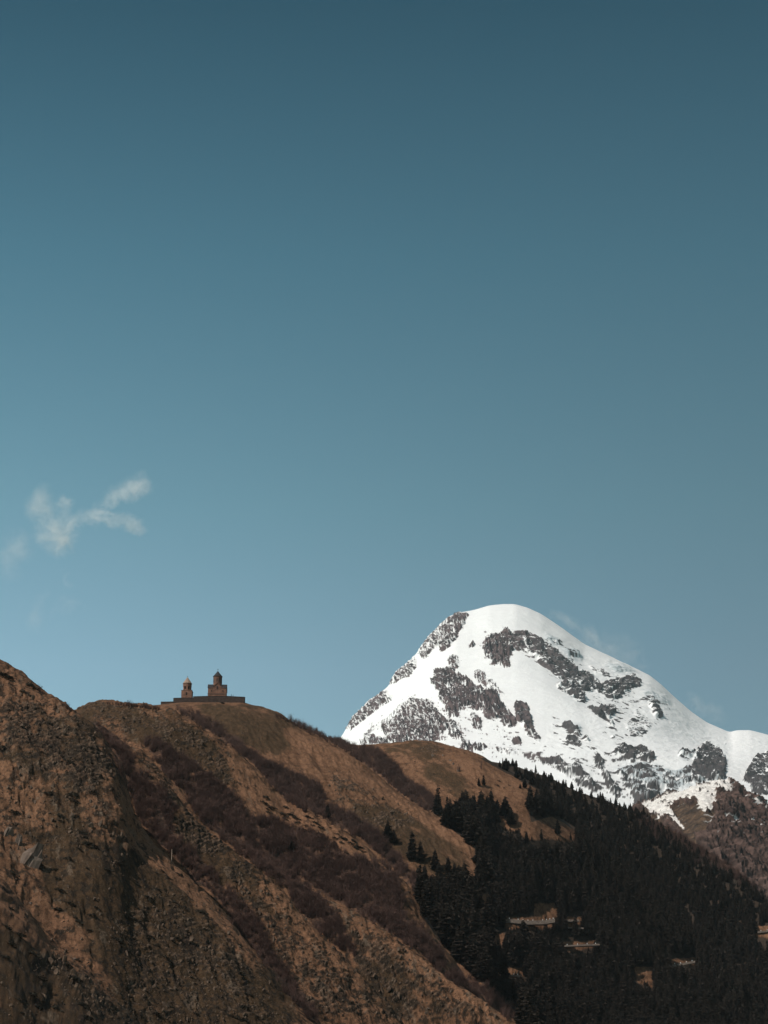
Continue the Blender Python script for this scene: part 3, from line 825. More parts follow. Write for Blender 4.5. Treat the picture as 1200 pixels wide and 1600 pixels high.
def put_pine(x, y, z, h, kind, rz, label, group, wide=1.0):
    r = bpy.data.objects.new('pine_tree', None)
    r.empty_display_size = 1
    r.location = (x, y, z); r.rotation_euler = (0, 0, rz); r.scale = (h * wide, h * wide, h)
    COL.objects.link(r)
    tag(r, label, 'tree', group)
    for nm, me in zip(('crown', 'trunk'), PMESH[kind]):
        c = bpy.data.objects.new(nm, me); COL.objects.link(c); c.parent = r
    return r

# lone pines one can tell apart: px, foot py, height in px
LONE = [
 (748, 1229, 14, 'small bushy pine of a close pair on the open brown meadow'),
 (755, 1228, 17, 'taller right-hand pine of the close pair on the open brown meadow'),
 (820, 1232, 18, 'single pine at the right end of the open brown meadow'),
 (812, 1233, 8, 'small pine sapling just left of the lone pine at the meadow right end'),
 (684, 1274, 44, 'tall dense pine at the edge of the bare thicket below the brown meadow'),
 (700, 1282, 38, 'narrower dark pine right beside the tall dense one below the brown meadow'),
 (695, 1292, 30, 'short dark pine in front of the two tall ones at the edge of the spur'),
 (766, 1272, 28, 'pointed pine rising from the forest top edge under the brown meadow'),
 (789, 1278, 34, 'pointed pine with a gap beside it at the forest top edge under the meadow'),
 (829, 1270, 42, 'tall pine against the right end of the brown meadow'),
 (838, 1262, 30, 'pine with its tip on the skyline of the brown meadow at its right end'),
 (605, 1313, 30, 'dark pine at the foot of the rocky outcrop on the middle spur'),
 (615, 1320, 24, 'shorter dark pine just right of the one at the foot of the rocky outcrop'),
 (643, 1345, 46, 'broad dark pine alone in the gully below the middle spur'),
 (657, 1350, 36, 'slimmer dark pine touching the broad one in the gully below the middle spur'),
 (680, 1362, 34, 'dark pine in the gully midway between the broad one and the grassy nose'),
 (700, 1368, 30, 'dark pine at the foot of the grassy nose of the spur'),
 (710, 1374, 26, 'small dark pine, lowest at the foot of the grassy nose of the spur'),
 (511, 1280, 24, 'narrow dark pine amid grey twigs in the gully left of the middle spur'),
 (455, 1335, 22, 'little dark pine buried in the reddish bare thicket'),
 (845, 1313, 17, 'small pine on the lower edge of the lone brown clearing, at its left'),
 (870, 1306, 26, 'broad pine standing in the middle of the lone brown clearing'),
 (891, 1314, 14, 'small pine on the right edge of the lone brown clearing'),
 (798, 1292, 30, 'pine with a bare gap behind, inside the left clearing of the forest'),
]
for (px, py, hp_, lab) in LONE:
    h_ = hit(px, py)
    if h_ is None: continue
    x, y, z = h_[:3]
    H = hp_ * math.hypot(y, z) / FPX * 1.03
    put_pine(x, y, z - .3, H, random.randrange(6), random.uniform(0, 6), lab, 'pines standing apart on the hillside', random.uniform(1.1, 1.6))

rngT = np.random.default_rng(5)
_e = blur(forestM, 11)
fm = forestM * (forestM > .6) * ((_e + .75 * fbm(_gx / 17., _gy / 13., _gx * 0., 3, 150) > .43) | (_gy > 1360))
xs, ys = sample(fm, 4900, rngT)
cand = []
occ = {}
for px, py in zip(xs, ys):
    h_ = hit(px, py)
    if h_ is None: continue
    x, y, z, i, j = h_
    # trees get smaller towards the tree line
    k = np.interp(py - np.interp(px, [750, 900, 1000, 1200], [1180, 1228, 1265, 1398]), [0, 15, 60, 150], [.42, .55, .85, 1.0])
    H = (rngT.uniform(12, 22) if px < 860 else rngT.uniform(9, 20)) * k
    key = (round(x / 2.2), round(y / 4.0))
    if key in occ: continue
    occ[key] = 1
    # keep crowns from covering the clearings just above
    pxt = H / math.hypot(y, z) * FPX
    if any(look(clearM, np.array([px]), np.array([py - f * pxt]))[0] > .5 for f in (.12, .3, .5, .7, .9)) and rngT.random() < .96:
        H *= .25
    cand.append((H / y, x, y, z, H, px, py))
cand.sort(reverse=True)
print('forest trees', len(cand))
def forest_label(px, py):
    if py < 1335: return 'dark conifer along the ragged upper edge of the forest beside the brown meadow', 'conifers of the forest upper edge'
    if px < 790 and py < 1440: return 'dark conifer where the forest meets the grassy nose, left of the longest road wall', 'conifers left of the road walls'
    if py < 1440: return 'dark conifer in the forest above the pale road walls', 'conifers above the road walls'
    if px < 790: return 'dark conifer low at the left flank of the forest, next to the lowest rocky spur', 'conifers beside the lowest spur'
    if px < 1000: return 'dark conifer in the forest under the pale road walls, near the bottom edge', 'conifers under the road walls'
    return 'dark conifer in the bottom right corner of the forest', 'conifers of the lower right forest'
for c in cand[:275]:
    _, x, y, z, H, px, py = c
    put_pine(x, y, z - .4, H, random.randrange(6), random.uniform(0, 6), *forest_label(px, py), random.uniform(.95, 1.5))
# the rest of the forest as one mass
acc = Acc()
for c in cand[275:]:
    _, x, y, z, H, px, py = c
    v, f = PINES[random.randrange(6)][0]
    w = H * random.uniform(.95, 1.5)
    acc.add(rotz(v, random.uniform(0, 6)) * np.array([w, w, H]) + np.array([x, y, z - .4]), f)
tag(acc.build('forest', M_crown), 'dark conifer forest covering the far lower right slope', 'forest', kind='stuff')

# ------------------------------------------------------------------ bare thickets
def bush_arrays(seed, n=34):
    r = np.random.default_rng(seed)
    V = []; F = []
    for k in range(n):
        a = r.uniform(0, 6.3); lean_ = r.uniform(.03, .42)
        H = r.uniform(.55, 1.0)
        d = np.array([math.cos(a), math.sin(a), 0])
        b = d * r.uniform(0, .10)
        tip = b + d * lean_ * H + [0, 0, H]
        a2 = r.uniform(0, 3.14); p = np.array([math.cos(a2), math.sin(a2), 0]) * .012
        i = len(V)
        V += [b - p, b + p, tip]; F += [[i, i + 1, i + 2]]
        for q in range(3):
            t = r.uniform(.35, .95); s0 = b + (tip - b) * t
            e = r.normal(size=3) * .11 + d * .04 + [0, 0, .10]
            p2 = np.array([p[1], -p[0], 0]) * .8 + [0, 0, .004]
            i = len(V)
            V += [s0 - p2, s0 + p2, s0 + e]; F += [[i, i + 1, i + 2]]
    return np.array(V), np.array(F)
BUSH = [bush_arrays(300 + i) for i in range(7)]
rngB = np.random.default_rng(77)
BL = {
 'west': ('reddish brown leafless thicket in the gully right behind the nearest spur', 900, (2.2, 4.0)),
 'rocky': ('broad reddish leafless thicket spreading below the small-shrub slope to the valley', 2300, (2.8, 5.2)),
 'lower': ('narrow strip of leafless thicket between the two lowest rocky spurs', 600, (2.5, 4.2)),
 'middle': ('dark brown leafless thicket in the long gully directly under the church hill', 1500, (3.2, 6.0)),
 'church': ('leafless thicket filling the gully from the skyline down between church hill and meadow', 900, (3.5, 6.5)),
 'east': ('brown leafless thicket along the forest edge under the snow-patched shoulder', 450, (4, 6.5)),
 'foot': ('leafless thicket at the foot of the lowest spur beside the forest', 160, (3, 5)),
}
for key, (lab, cnt, (h0, h1)) in BL.items():
    m = mask([(1, BRUSH[key])], 7)
    m = np.clip(m - .40, 0, 1) * np.clip(.75 + 1.6 * (BN := fbm(_gx / 26., _gy / 26., _gx * 0., 3, 140)), .12, 1.4) * np.clip(1 + 1.5 * fbm((_gx + _gy) / 40., (_gx - _gy) / 14., _gx * 0., 2, 141), .2, 1.6)
    xs, ys = sample(m, cnt, rngB)
    acc = Acc()
    for px, py in zip(xs, ys):
        h_ = hit(px, py)
        if h_ is None: continue
        x, y, z = h_[:3]
        H = rngB.uniform(h0, h1); w = H * rngB.uniform(.9, 1.5)
        v, f = BUSH[rngB.integers(7)]
        acc.add(rotz(v, rngB.uniform(0, 6)) * np.array([w, w, H]) + np.array([x, y, z - .2]), f)
    tag(acc.build('bare_thicket', M_twig), lab, 'thicket', 'leafless thickets in the gullies', kind='stuff')

# small bare bushes along the skyline between the rocky ridge and the church
tag_m = 'leafless bushes along the skyline'
def put_bush(px, py, H, lab, group, seed, mat=M_twig, nm='bare_bush', wide=1.2, cat='bush'):
    h_ = hit(px, py)
    if h_ is None: return
    x, y, z = h_[:3]
    v, f = bush_arrays(seed, 60)
    o = mesh_from(nm, v * np.array([wide, wide, 1]), f, np.full(len(f), 3), mat)
    o.location = (x, y, z - .2); o.scale = (H, H, H)
    return tag(o, lab, cat, group)
for k, px in enumerate(list(np.arange(168, 252, 4.2)) + [62, 66, 104, 109]):
    py = np.interp(px, [p[0] for p in cB], [p[1] for p in cB]) if px > 120 else np.interp(px, [p[0] for p in cA], [p[1] for p in cA])
    put_bush(px, py + 2.5, random.uniform(1.8, 3.4), 'leafless bush on the skyline of the rocky ridge left of the church' if px > 120 else 'leafless bush on the skyline of the nearest hill',
             'bushes on the rocky ridge skyline' if px > 120 else 'bushes on the nearest skyline', 400 + k)
for k, px in enumerate(np.arange(432, 530, 5.5)):
    py = np.interp(px, [p[0] for p in cD], [p[1] for p in cD])
    put_bush(px, py + 2.0, random.uniform(3, 4.6), 'leafless bush on the skyline descending right of the church', 'bushes on the skyline right of the church', 440 + k)
o = put_bush(717, 1206, 6.5, 'lone leafless brown tree on the open meadow of the second hill', None, 480, wide=1.0, nm='bare_tree', cat='tree')
h_ = hit(751, 1202)
if h_:
    x, y, z = h_[:3]
    v, f = bush_arrays(481, 26)
    o = mesh_from('bare_tree', v * np.array([.5, .5, 1]), f, np.full(len(f), 3), M_twig)
    o.location = (x, y, z); o.scale = (10, 10, 10)
    tag(o, 'thin pale leafless tree rising just over the meadow skyline', 'tree')

# low dark junipers
def shrub_arrays(seed):
    r = np.random.default_rng(seed)
    n = 150
    d = r.normal(size=(n, 3)); d[:, 2] = np.abs(d[:, 2]) * .8; d /= np.linalg.norm(d, axis=1)[:, None]
    c = d * r.uniform(.45, 1.0, (n, 1)) * (1 + .25 * np.sin(d[:, :1] * 5 + seed))
    V = (c[:, None, :] + r.normal(size=(n, 3, 3)) * .17)
    V[..., 2] *= .7
    return V.reshape(-1, 3), np.arange(n * 3).reshape(-1, 3)
SHR = []
for i in range(5):
    v, f = shrub_arrays(i); o = mesh_from('shrub', v, f, np.full(len(f), 3), M_shrub); SHR.append(o.data); bpy.data.objects.remove(o)
def put_shrub(px, py, r, lab, group):
    h_ = hit(px, py)
    if h_ is None: return
    x, y, z = h_[:3]
    o = bpy.data.objects.new('juniper_shrub', SHR[random.randrange(5)]); COL.objects.link(o)
    o.location = (x, y, z); o.scale = (r * random.uniform(1.0, 1.6), r, r * random.uniform(.6, .9)); o.rotation_euler = (0, random.uniform(.1, .5), 0)
    tag(o, lab, 'shrub', group)
BROWN = [[(408, 1245), (440, 1258), (505, 1288), (550, 1312), (585, 1342), (560, 1350), (500, 1312), (450, 1285), (410, 1275)]]
xs, ys = sample(mask([(1, p) for p in BROWN], 1), 44, np.random.default_rng(3))
for px, py in zip(xs, ys):
    put_shrub(px, py, random.uniform(.9, 2.1), 'low dark juniper dotted on the bright brown slope below the middle gully', 'junipers on the bright brown slope')
xs, ys = sample(mask([(1, [(0, 1045), (60, 1085), (118, 1120), (190, 1220), (230, 1320), (400, 1500), (430, 1600), (0, 1600)])], 1), 90, np.random.default_rng(4))
for px, py in zip(xs, ys):
    if py < 1300: put_shrub(px, py, random.uniform(.7, 1.9), 'low dark juniper growing high on the nearest hill above the pale slabs', 'junipers high on the nearest hill')
    elif py < 1450: put_shrub(px, py, random.uniform(.7, 1.9), 'low dark juniper on the middle of the nearest hillside level with the wooden post', 'junipers level with the wooden post')
    else: put_shrub(px, py, random.uniform(.7, 1.9), 'low dark juniper near the bottom of the nearest hillside', 'junipers near the bottom of the nearest hillside')
for px, py, r_, lab in ((8, 1058, 3.4, 'wide dark juniper near the top of the nearest hill at the left edge'), (48, 1073, 2.6, 'dark juniper on the upper slope just under the nearest skyline'),
                        (38, 1083, 2.2, 'dark juniper below the topmost ones on the nearest hill'), (141, 1322, 2.6, 'round dark juniper alone in the middle of the near slope'), (185, 1352, 2.0, 'dark juniper lower right of the round one on the near slope'),
                        (349, 1100, 1.6, 'dark shrub on the grass right under the church wall')):
    put_shrub(px, py, r_, lab, None)
xs, ys = sample(mask([(1, [(560, 1165), (740, 1185), (800, 1225), (760, 1250), (640, 1200)])], 1), 10, np.random.default_rng(9))
for px, py in zip(xs, ys):
    put_shrub(px, py, random.uniform(.8, 1.6), 'tiny dark shrub on the open meadow of the second hill', 'shrubs on the second hill')

# ------------------------------------------------------------------ rocks
ROCKS = [rock_shape(50 + i) for i in range(14)]
RMESH = []
for v, f in ROCKS:
    o = mesh_from('boulder', v, f, np.full(len(f), 3), M_rock); RMESH.append(o.data); bpy.data.objects.remove(o)
rngR = np.random.default_rng(21)
rm = ROCKY * (1 - forestM) * (1 - .8 * brushM)
xs, ys = sample(rm, 7500, rngR)
xs2, ys2 = sample(mask([(1, [(0, 1060), (118, 1125), (190, 1240), (400, 1500), (440, 1600), (0, 1600)])], 2), 3200, rngR)
recs = []
for k, (px, py) in enumerate(zip(np.concatenate([xs, xs2]), np.concatenate([ys, ys2]))):
    h_ = hit(px, py)
    if h_ is None: continue
    x, y, z = h_[:3]
    sz = .15 * rngR.pareto(2.1) + .13
    sz = min(sz, 1.3) * (1.0 if k < len(xs) else .7) * (1.15 if y > 1150 else 1)
    recs.append((sz / y, x, y, z, sz, px, py))
recs.sort(reverse=True)
for r_ in recs[:230]:
    _, x, y, z, sz, px, py = r_
    o = bpy.data.objects.new('boulder', RMESH[rngR.integers(14)]); COL.objects.link(o)
    o.location = (x, y, z); o.scale = (sz * .8, sz * .8, sz * 1.15); o.rotation_euler = (rngR.uniform(-.3, .3), rngR.uniform(.1, .6), rngR.uniform(0, 6))
    if y < 960 and py < 1240: lab, gp = 'weathered brown boulder high on the nearest hill, above the pale slabs', 'boulders high on the nearest hill'
    elif y < 960 and px < 130: lab, gp = 'weathered brown boulder near the left edge below the pale slabs', 'boulders by the left edge'
    elif y < 960 and py < 1450: lab, gp = 'weathered brown boulder on the nearest hillside between pale slabs and wooden post', 'boulders between slabs and post'
    elif y < 960: lab, gp = 'weathered brown boulder low on the nearest slopes beneath the wooden post', 'boulders beneath the wooden post'
    elif y < 1400: lab, gp = 'weathered grey brown boulder on the rocky ridge left of and below the church', 'boulders on the rocky ridge'
    else: lab, gp = 'weathered boulder on the outcrops of the church hill and meadow', 'boulders on the church hill'
    tag(o, lab, 'boulder', gp)
accs = Acc()
for r_ in recs[230:]:
    _, x, y, z, sz, px, py = r_
    v, f = ROCKS[rngR.integers(14)]
    accs.add(tilt(rotz(v * np.array([.8, .8, 1.15]) * sz, rngR.uniform(0, 6)), rngR.uniform(.1, .6)) + np.array([x, y, z]), f)
tag(accs.build('loose_rocks', M_rock), 'countless small rocks scattered over the hillsides', 'rocks', kind='stuff')

# the tall pale slab at the left edge and other pale stones
def slab(px, py, w, d, h, rot, ty, lab, seed):
    h_ = hit(px, py)
    if h_ is None: return
    x, y, z = h_[:3]
    a_ = Acc()
    q_ = np.random.default_rng(seed)
    for k in range(7):                       # one slab of several fused, fractured leaves
        v, f = rock_shape(seed * 7 + k, (1, 1, 1))
        v = v * np.array([w * q_.uniform(.5, .85), d * q_.uniform(.5, .9), h * q_.uniform(.5, .85)]) + np.array([w * q_.uniform(-.5, .5), d * q_.uniform(-.2, .2), h * q_.uniform(-.45, .35)])
        a_.add(v, f)
    v = np.concatenate(a_.v); f = np.concatenate(a_.f)
    o = mesh_from('rock_slab', v, f, np.full(len(f), 3), M_palerock)
    o.location = (x, y, z); o.rotation_euler = (0, ty, rot)
    tag(o, lab, 'rock')
slab(45, 1352, 3.3, 1.8, 10.5, .2, .36, 'tall pale rock slab leaning on the near slope by the left edge', 601)
slab(28, 1318, 1.5, 1.2, 4.2, .3, .3, 'pale slab standing above the tall leaning one by the left edge', 602)
slab(13, 1302, 1.6, 1.2, 3.4, .5, .3, 'small pale slab highest of the three by the left edge', 603)
slab(48, 1412, .8, .6, .5, .4, 0, 'small whitish stone in the gully beneath the tall slab', 604)
slab(116, 1499, 1.1, .8, .5, .4, 0, 'flat pale stone on the lower left slope', 605)
slab(265, 1098.5, 1.6, .8, 1.1, .3, .4, 'bright pale stone at the lower left end of the church wall', 606)
slab(278, 1102.5, 1.3, .8, .5, .3, .2, 'pale stone lying on the grass below the church wall', 607)
for k, (px, py) in enumerate(((703, 1189), (708, 1194), (691, 1181), (676, 1182), (715, 1206))):
    slab(px, py, 1.2, 1.0, 1.8, k, .3, ['tall pale rock amid the meadow of the second hill', 'pale rock right below the tall one on the meadow', 'pale rock nearest the crest of the second hill', 'small pale rock left of the meadow outcrop', 'lowest pale rock of the meadow outcrop'][k], 610 + k)

# ------------------------------------------------------------------ church
M_stone = stone_mat('brown_ashlar', (0.190, 0.090, 0.060), (0.29, 0.150, 0.105), (0.10, 0.055, 0.040))
M_stone_dark = stone_mat('dark_rubble', (0.045, 0.030, 0.026), (0.085, 0.056, 0.045), (0.03, 0.022, 0.02), .5, .25)
M_slate = flat_mat('dark_slate', (0.030, 0.028, 0.030), (0.06, 0.056, 0.058), 1.2, spec=0.05)
M_tanroof = flat_mat('tan_stone_roof', (0.26, 0.18, 0.14), (0.36, 0.25, 0.19), 1.0)
M_trim = flat_mat('stone_trim', (0.11, 0.064, 0.05), (0.17, 0.10, 0.078), 1.5)
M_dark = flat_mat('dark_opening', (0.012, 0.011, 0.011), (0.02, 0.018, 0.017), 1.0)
M_iron = flat_mat('iron', (0.03, 0.03, 0.03), (0.05, 0.05, 0.05), 2)

def bm_obj(name, bm, mat, parent):
    me = bpy.data.meshes.new(name); bmesh.ops.recalc_face_normals(bm, faces=bm.faces)
    bm.to_mesh(me); bm.free(); me.materials.append(mat)
    o = bpy.data.objects.new(name, me); COL.objects.link(o); o.parent = parent
    return o

def bx(bm, x0, x1, y0, y1, z0, z1):
    m = Matrix.Translation(((x0 + x1) / 2, (y0 + y1) / 2, (z0 + z1) / 2)) @ Matrix.Diagonal((x1 - x0, y1 - y0, z1 - z0, 1))
    bmesh.ops.create_cube(bm, size=1, matrix=m)

def prism(bm, pts, y0, y1):
    a = [bm.verts.new((x, y0, z)) for x, z in pts]; b = [bm.verts.new((x, y1, z)) for x, z in pts]
    bm.faces.new(a); bm.faces.new(b[::-1])
    for i in range(len(pts)):
        j = (i + 1) % len(pts); bm.faces.new([a[i], b[i], b[j], a[j]])

def drum(bm, r, z0, z1, n, r2=None, c=(0, 0), phase=0.0):
    r2 = r if r2 is None else r2
    a = [bm.verts.new((c[0] + r * math.cos(phase + 6.28318 * i / n), c[1] + r * math.sin(phase + 6.28318 * i / n), z0)) for i in range(n)]
    if r2 > 0:
        b = [bm.verts.new((c[0] + r2 * math.cos(phase + 6.28318 * i / n), c[1] + r2 * math.sin(phase + 6.28318 * i / n), z1)) for i in range(n)]
        bm.faces.new(b[::-1])
        for i in range(n): bm.faces.new([a[i], a[(i + 1) % n], b[(i + 1) % n], b[i]])
    else:
        t = bm.verts.new((c[0], c[1], z1))
        for i in range(n): bm.faces.new([a[i], a[(i + 1) % n], t])
    bm.faces.new(a)

def arch_pts(w, z0, z1, k=7):
    r = w / 2
    return [(-r, z0), (r, z0)] + [(r * math.cos(t), z1 - r + r * math.sin(t)) for t in np.linspace(0, math.pi, k)]

def arch(name, w, z0, z1, ang, dist, c, mat, parent, depth=.12):
    """an arched panel set on a wall face that looks along angle ang"""
    bm = bmesh.new(); prism(bm, arch_pts(w, z0, z1), -depth, depth)
    R = Matrix.Translation((c[0] + dist * math.cos(ang), c[1] + dist * math.sin(ang), 0)) @ Matrix.Rotation(ang + math.pi / 2, 4, 'Z')
    bmesh.ops.transform(bm, matrix=R, verts=bm.verts)
    return bm_obj(name, bm, mat, parent)

def cross(parent, z, h, c=(0, 0)):
    bm = bmesh.new(); t = .10
    bx(bm, c[0] - t, c[0] + t, c[1] - t, c[1] + t, z - .3, z + h)
    bx(bm, c[0] - h * .3, c[0] - t, c[1] - t, c[1] + t, z + h * .6, z + h * .6 + .2); bx(bm, c[0] + t, c[0] + h * .3, c[1] - t, c[1] + t, z + h * .6, z + h * .6 + .2)
    return bm_obj('cross', bm, M_iron, parent)

CH = P(339.6, 1088.0, 1612)
root = bpy.data.objects.new('church', None); COL.objects.link(root); root.location = CH; root.rotation_euler = (0, 0, math.radians(2.5))
tag(root, 'brown stone domed church with dark conical roof on the hilltop', 'church')
W = 6.35
# body: cruciform, gables to the front and back, roofs of the side arms
bm = bmesh.new()
front = [(-W, -5), (W, -5), (W, 3.9), (2.95, 4.9), (0, 7.5), (-2.95, 4.9), (-W, 3.9)]
prism(bm, front, -7.0, -6.2)
prism(bm, front, 6.2, 7.0)
bx(bm, -W, W, -6.2, 6.2, -5, 3.85)
prism(bm, [(-2.7, 3.87), (2.7, 3.87), (2.7, 4.8), (0, 7.2), (-2.7, 4.8)], -6.2, 6.2)
for s_ in (-1, 1):
    a = [bm.verts.new((s_ * (W - .003), y, z)) for y, z in ((-6.2, 3.86), (6.2, 3.86), (0, 7.8))]
    b = [bm.verts.new((s_ * 2.7, y, z)) for y, z in ((-6.2, 3.86), (6.2, 3.86), (0, 7.8))]
    bm.faces.new(a); bm.faces.new(b[::-1])
    for i in range(3): bm.faces.new([a[i], a[(i + 1) % 3], b[(i + 1) % 3], b[i]])
wall = bm_obj('wall', bm, M_stone, root)
# roofs
bm = bmesh.new()
for s_ in (-1, 1):
    for e in (-1, 1):
        p0 = [(s_ * 2.6, e * 7.15, 3.98), (s_ * (W + .3), e * 7.15, 3.98), (s_ * (W + .3), 0, 8.1), (s_ * 2.6, 0, 8.1)]
        v = [bm.verts.new(q) for q in p0]; w_ = [bm.verts.new((q[0], q[1], q[2] + .25)) for q in p0]
        bm.faces.new(v); bm.faces.new(w_[::-1])
        for i in range(4): bm.faces.new([v[i], v[(i + 1) % 4], w_[(i + 1) % 4], w_[i]])
bm_obj('side_roof', bm, M_slate, root)
bm = bmesh.new()
for s_ in (-1, 1):
    p0 = [(s_ * 3.15, -7.3, 4.85), (0, -7.3, 7.55), (0, 7.3, 7.55), (s_ * 3.15, 7.3, 4.85)]
    v = [bm.verts.new(q) for q in p0]; w_ = [bm.verts.new((q[0], q[1], q[2] + .2)) for q in p0]
    bm.faces.new(v); bm.faces.new(w_[::-1])
    for i in range(4): bm.faces.new([v[i], v[(i + 1) % 4], w_[(i + 1) % 4], w_[i]])
bm_obj('gable_roof', bm, M_trim, root)
bm = bmesh.new(); drum(bm, 3.0, 6.6, 13.6, 12, phase=.13)
dr = bm_obj('drum', bm, M_stone, root)
bm = bmesh.new(); drum(bm, 3.12, 13.3, 13.75, 12, 3.3, phase=.13); bm_obj('cornice', bm, M_trim, dr)
bm = bmesh.new(); drum(bm, 3.12, 7.2, 7.5, 12, 3.12, phase=.13); bm_obj('string_course', bm, M_trim, dr)
bm = bmesh.new(); drum(bm, 3.45, 13.76, 18.0, 12, 0, phase=.13)
bm_obj('dome_roof', bm, M_slate, root)
ap = 3.0 * math.cos(math.pi / 12)
for i in range(12):
    ang = .13 + 6.28318 * (i + .5) / 12
    fr = arch('blind_arch', 1.15, 9.0, 12.9, ang, ap, (0, 0), M_trim, dr, .09)
    if i % 3 != 1:
        arch('window', .42, 9.8, 12.3, ang, ap + .03, (0, 0), M_dark, fr, .10)
cross(root, 18.0, 1.5)
# front openings
w1_ = arch('window_surround', 1.7, 3.0, 6.0, -math.pi / 2, 7.0, (0, 0), M_trim, root, .12); arch('window', .6, 3.5, 5.5, -math.pi / 2, 7.03, (0, 0), M_dark, w1_, .14)
for sx in (-3.9, 3.9):
    w2_ = arch('window_surround', .9, 1.3, 3.0, -math.pi / 2, 7.0, (sx, 0), M_trim, root, .1); arch('window', .35, 1.5, 2.7, -math.pi / 2, 7.03, (sx, 0), M_dark, w2_, .12)
for ang in (math.pi, 0):
    w3_ = arch('window_surround', 1.3, 4.0, 6.9, ang, W, (0, 0), M_trim, root, .1); arch('window', .5, 4.4, 6.5, ang, W + .03, (0, 0), M_dark, w3_, .12)
bm = bmesh.new(); bx(bm, -W - .18, W + .18, -7.2, 7.2, -.2, .35); bm_obj('plinth', bm, M_trim, root)

BT = P(292.3, 1088.7, 1606)
root = bpy.data.objects.new('bell_tower', None); COL.objects.link(root); root.location = BT; root.rotation_euler = (0, 0, math.radians(-2))
tag(root, 'squat stone bell tower with pale pointed cone roof left of the church', 'bell tower')
bm = bmesh.new(); bx(bm, -3.6, 3.6, -3.5, 3.5, -6, 3.55); base_o = bm_obj('base', bm, M_stone, root)
bm = bmesh.new(); bx(bm, -3.72, 3.72, -3.62, 3.62, 3.56, 3.85); bm_obj('cornice', bm, M_trim, base_o)
# belfry: six piers carrying a ring, open between
bel = bmesh.new()
drum(bel, 2.95, 3.86, 4.7, 12, phase=.26)
for i in range(6):
    a = .52 + 1.0472 * i
    sub = bmesh.new(); bx(sub, -.32, .32, -.72, .72, 4.7, 6.9)
    bmesh.ops.transform(sub, matrix=Matrix.Translation((2.45 * math.cos(a), 2.45 * math.sin(a), 0)) @ Matrix.Rotation(a, 4, 'Z'), verts=sub.verts)
    me = bpy.data.meshes.new('tmp'); sub.to_mesh(me); sub.free(); bel.from_mesh(me); bpy.data.meshes.remove(me)
drum(bel, 2.98, 6.9, 8.75, 12, phase=.26)
bo = bm_obj('belfry', bel, M_stone, root)
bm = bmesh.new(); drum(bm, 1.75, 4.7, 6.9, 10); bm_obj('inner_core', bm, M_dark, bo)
bm = bmesh.new(); drum(bm, 3.05, 8.76, 9.1, 12, 3.25, phase=.26); bm_obj('cornice', bm, M_trim, bo)
bm = bmesh.new(); drum(bm, 3.32, 9.11, 14.0, 12, 0, phase=.26); bm_obj('cone_roof', bm, M_tanroof, root)
cross(root, 14.0, .7)
bm = bmesh.new(); bx(bm, -.45, .45, -3.56, -3.46, .2, 2.3); bm_obj('door', bm, M_dark, base_o)

# walls round the yard
def wall_run(name, pts, thick, bottom, mat, label):
    """pts: (px, top py, Y) -> a real wall with coping"""
    r = bpy.data.objects.new(name, None); COL.objects.link(r)
    w = [P(*p) for p in pts]
    r.location = w[0]
    tag(r, label, 'wall', None)
    for nm, z0f, z1f, t, m in (('masonry', None, 0, thick, mat), ('coping', -0.0, .22, thick + .3, M_stone_dark)):
        bm = bmesh.new()
        for a, b in zip(w[:-1], w[1:]):
            d = (b - a); d.z = 0; d.normalize(); nrm = Vector((-d.y, d.x, 0)) * t / 2
            vs = []
            for q, zz in ((a, a.z), (b, b.z)):
                lo = (bottom if z0f is None else zz + .003); hi = zz + z1f
                for sg in (-1, 1):
                    for z_ in (lo, hi):
                        p = q + nrm * sg - w[0]; vs.append(bm.verts.new((p.x, p.y, z_ - w[0].z)))
            for f in ((0, 1, 3, 2), (4, 6, 7, 5), (0, 4, 5, 1), (2, 3, 7, 6), (1, 5, 7, 3), (0, 2, 6, 4)):
                bm.faces.new([vs[i] for i in f])
        bm_obj(nm, bm, m, r)
    return r
bz = P(330, 1103, 1596).z - 3
wall_run('stone_wall', [(272, 1091.2, 1612), (272, 1091.2, 1594), (301.5, 1090.7, 1592.5)], 1.0, bz, M_stone_dark, 'lower left stretch of dark stone wall below the bell tower')
wall_run('stone_wall', [(302, 1088.8, 1592), (325, 1088.2, 1591), (355, 1088.2, 1590.5), (382, 1089.6, 1590), (382, 1089.6, 1640)], 1.0, bz, M_stone_dark, 'long dark stone wall in front of the church')
wall_run('stone_wall', [(252.3, 1097.0, 1614), (252.3, 1097.0, 1598), (271.5, 1096.8, 1596)], .9, bz - 3, M_stone_dark, 'low outer stone wall stepping down at the far left of the churchyard')
# yard inside the wall
bm = bmesh.new()
ys_ = [P(272.4, 1092, 1594), P(302, 1090, 1592), P(382, 1090.2, 1591), P(382, 1090.2, 1638), P(272.4, 1092, 1638)]
zt = CH.z - .1
a = [bm.verts.new((p.x, p.y + .6, bz)) for p in ys_]; b = [bm.verts.new((p.x, p.y + .6, min(zt, p.z))) for p in ys_]
bm.faces.new(a); bm.faces.new(b[::-1])
for i in range(5): bm.faces.new([a[i], a[(i + 1) % 5], b[(i + 1) % 5], b[i]])
yard = bm_obj('churchyard', bm, M_ground, None); tag(yard, kind='structure')

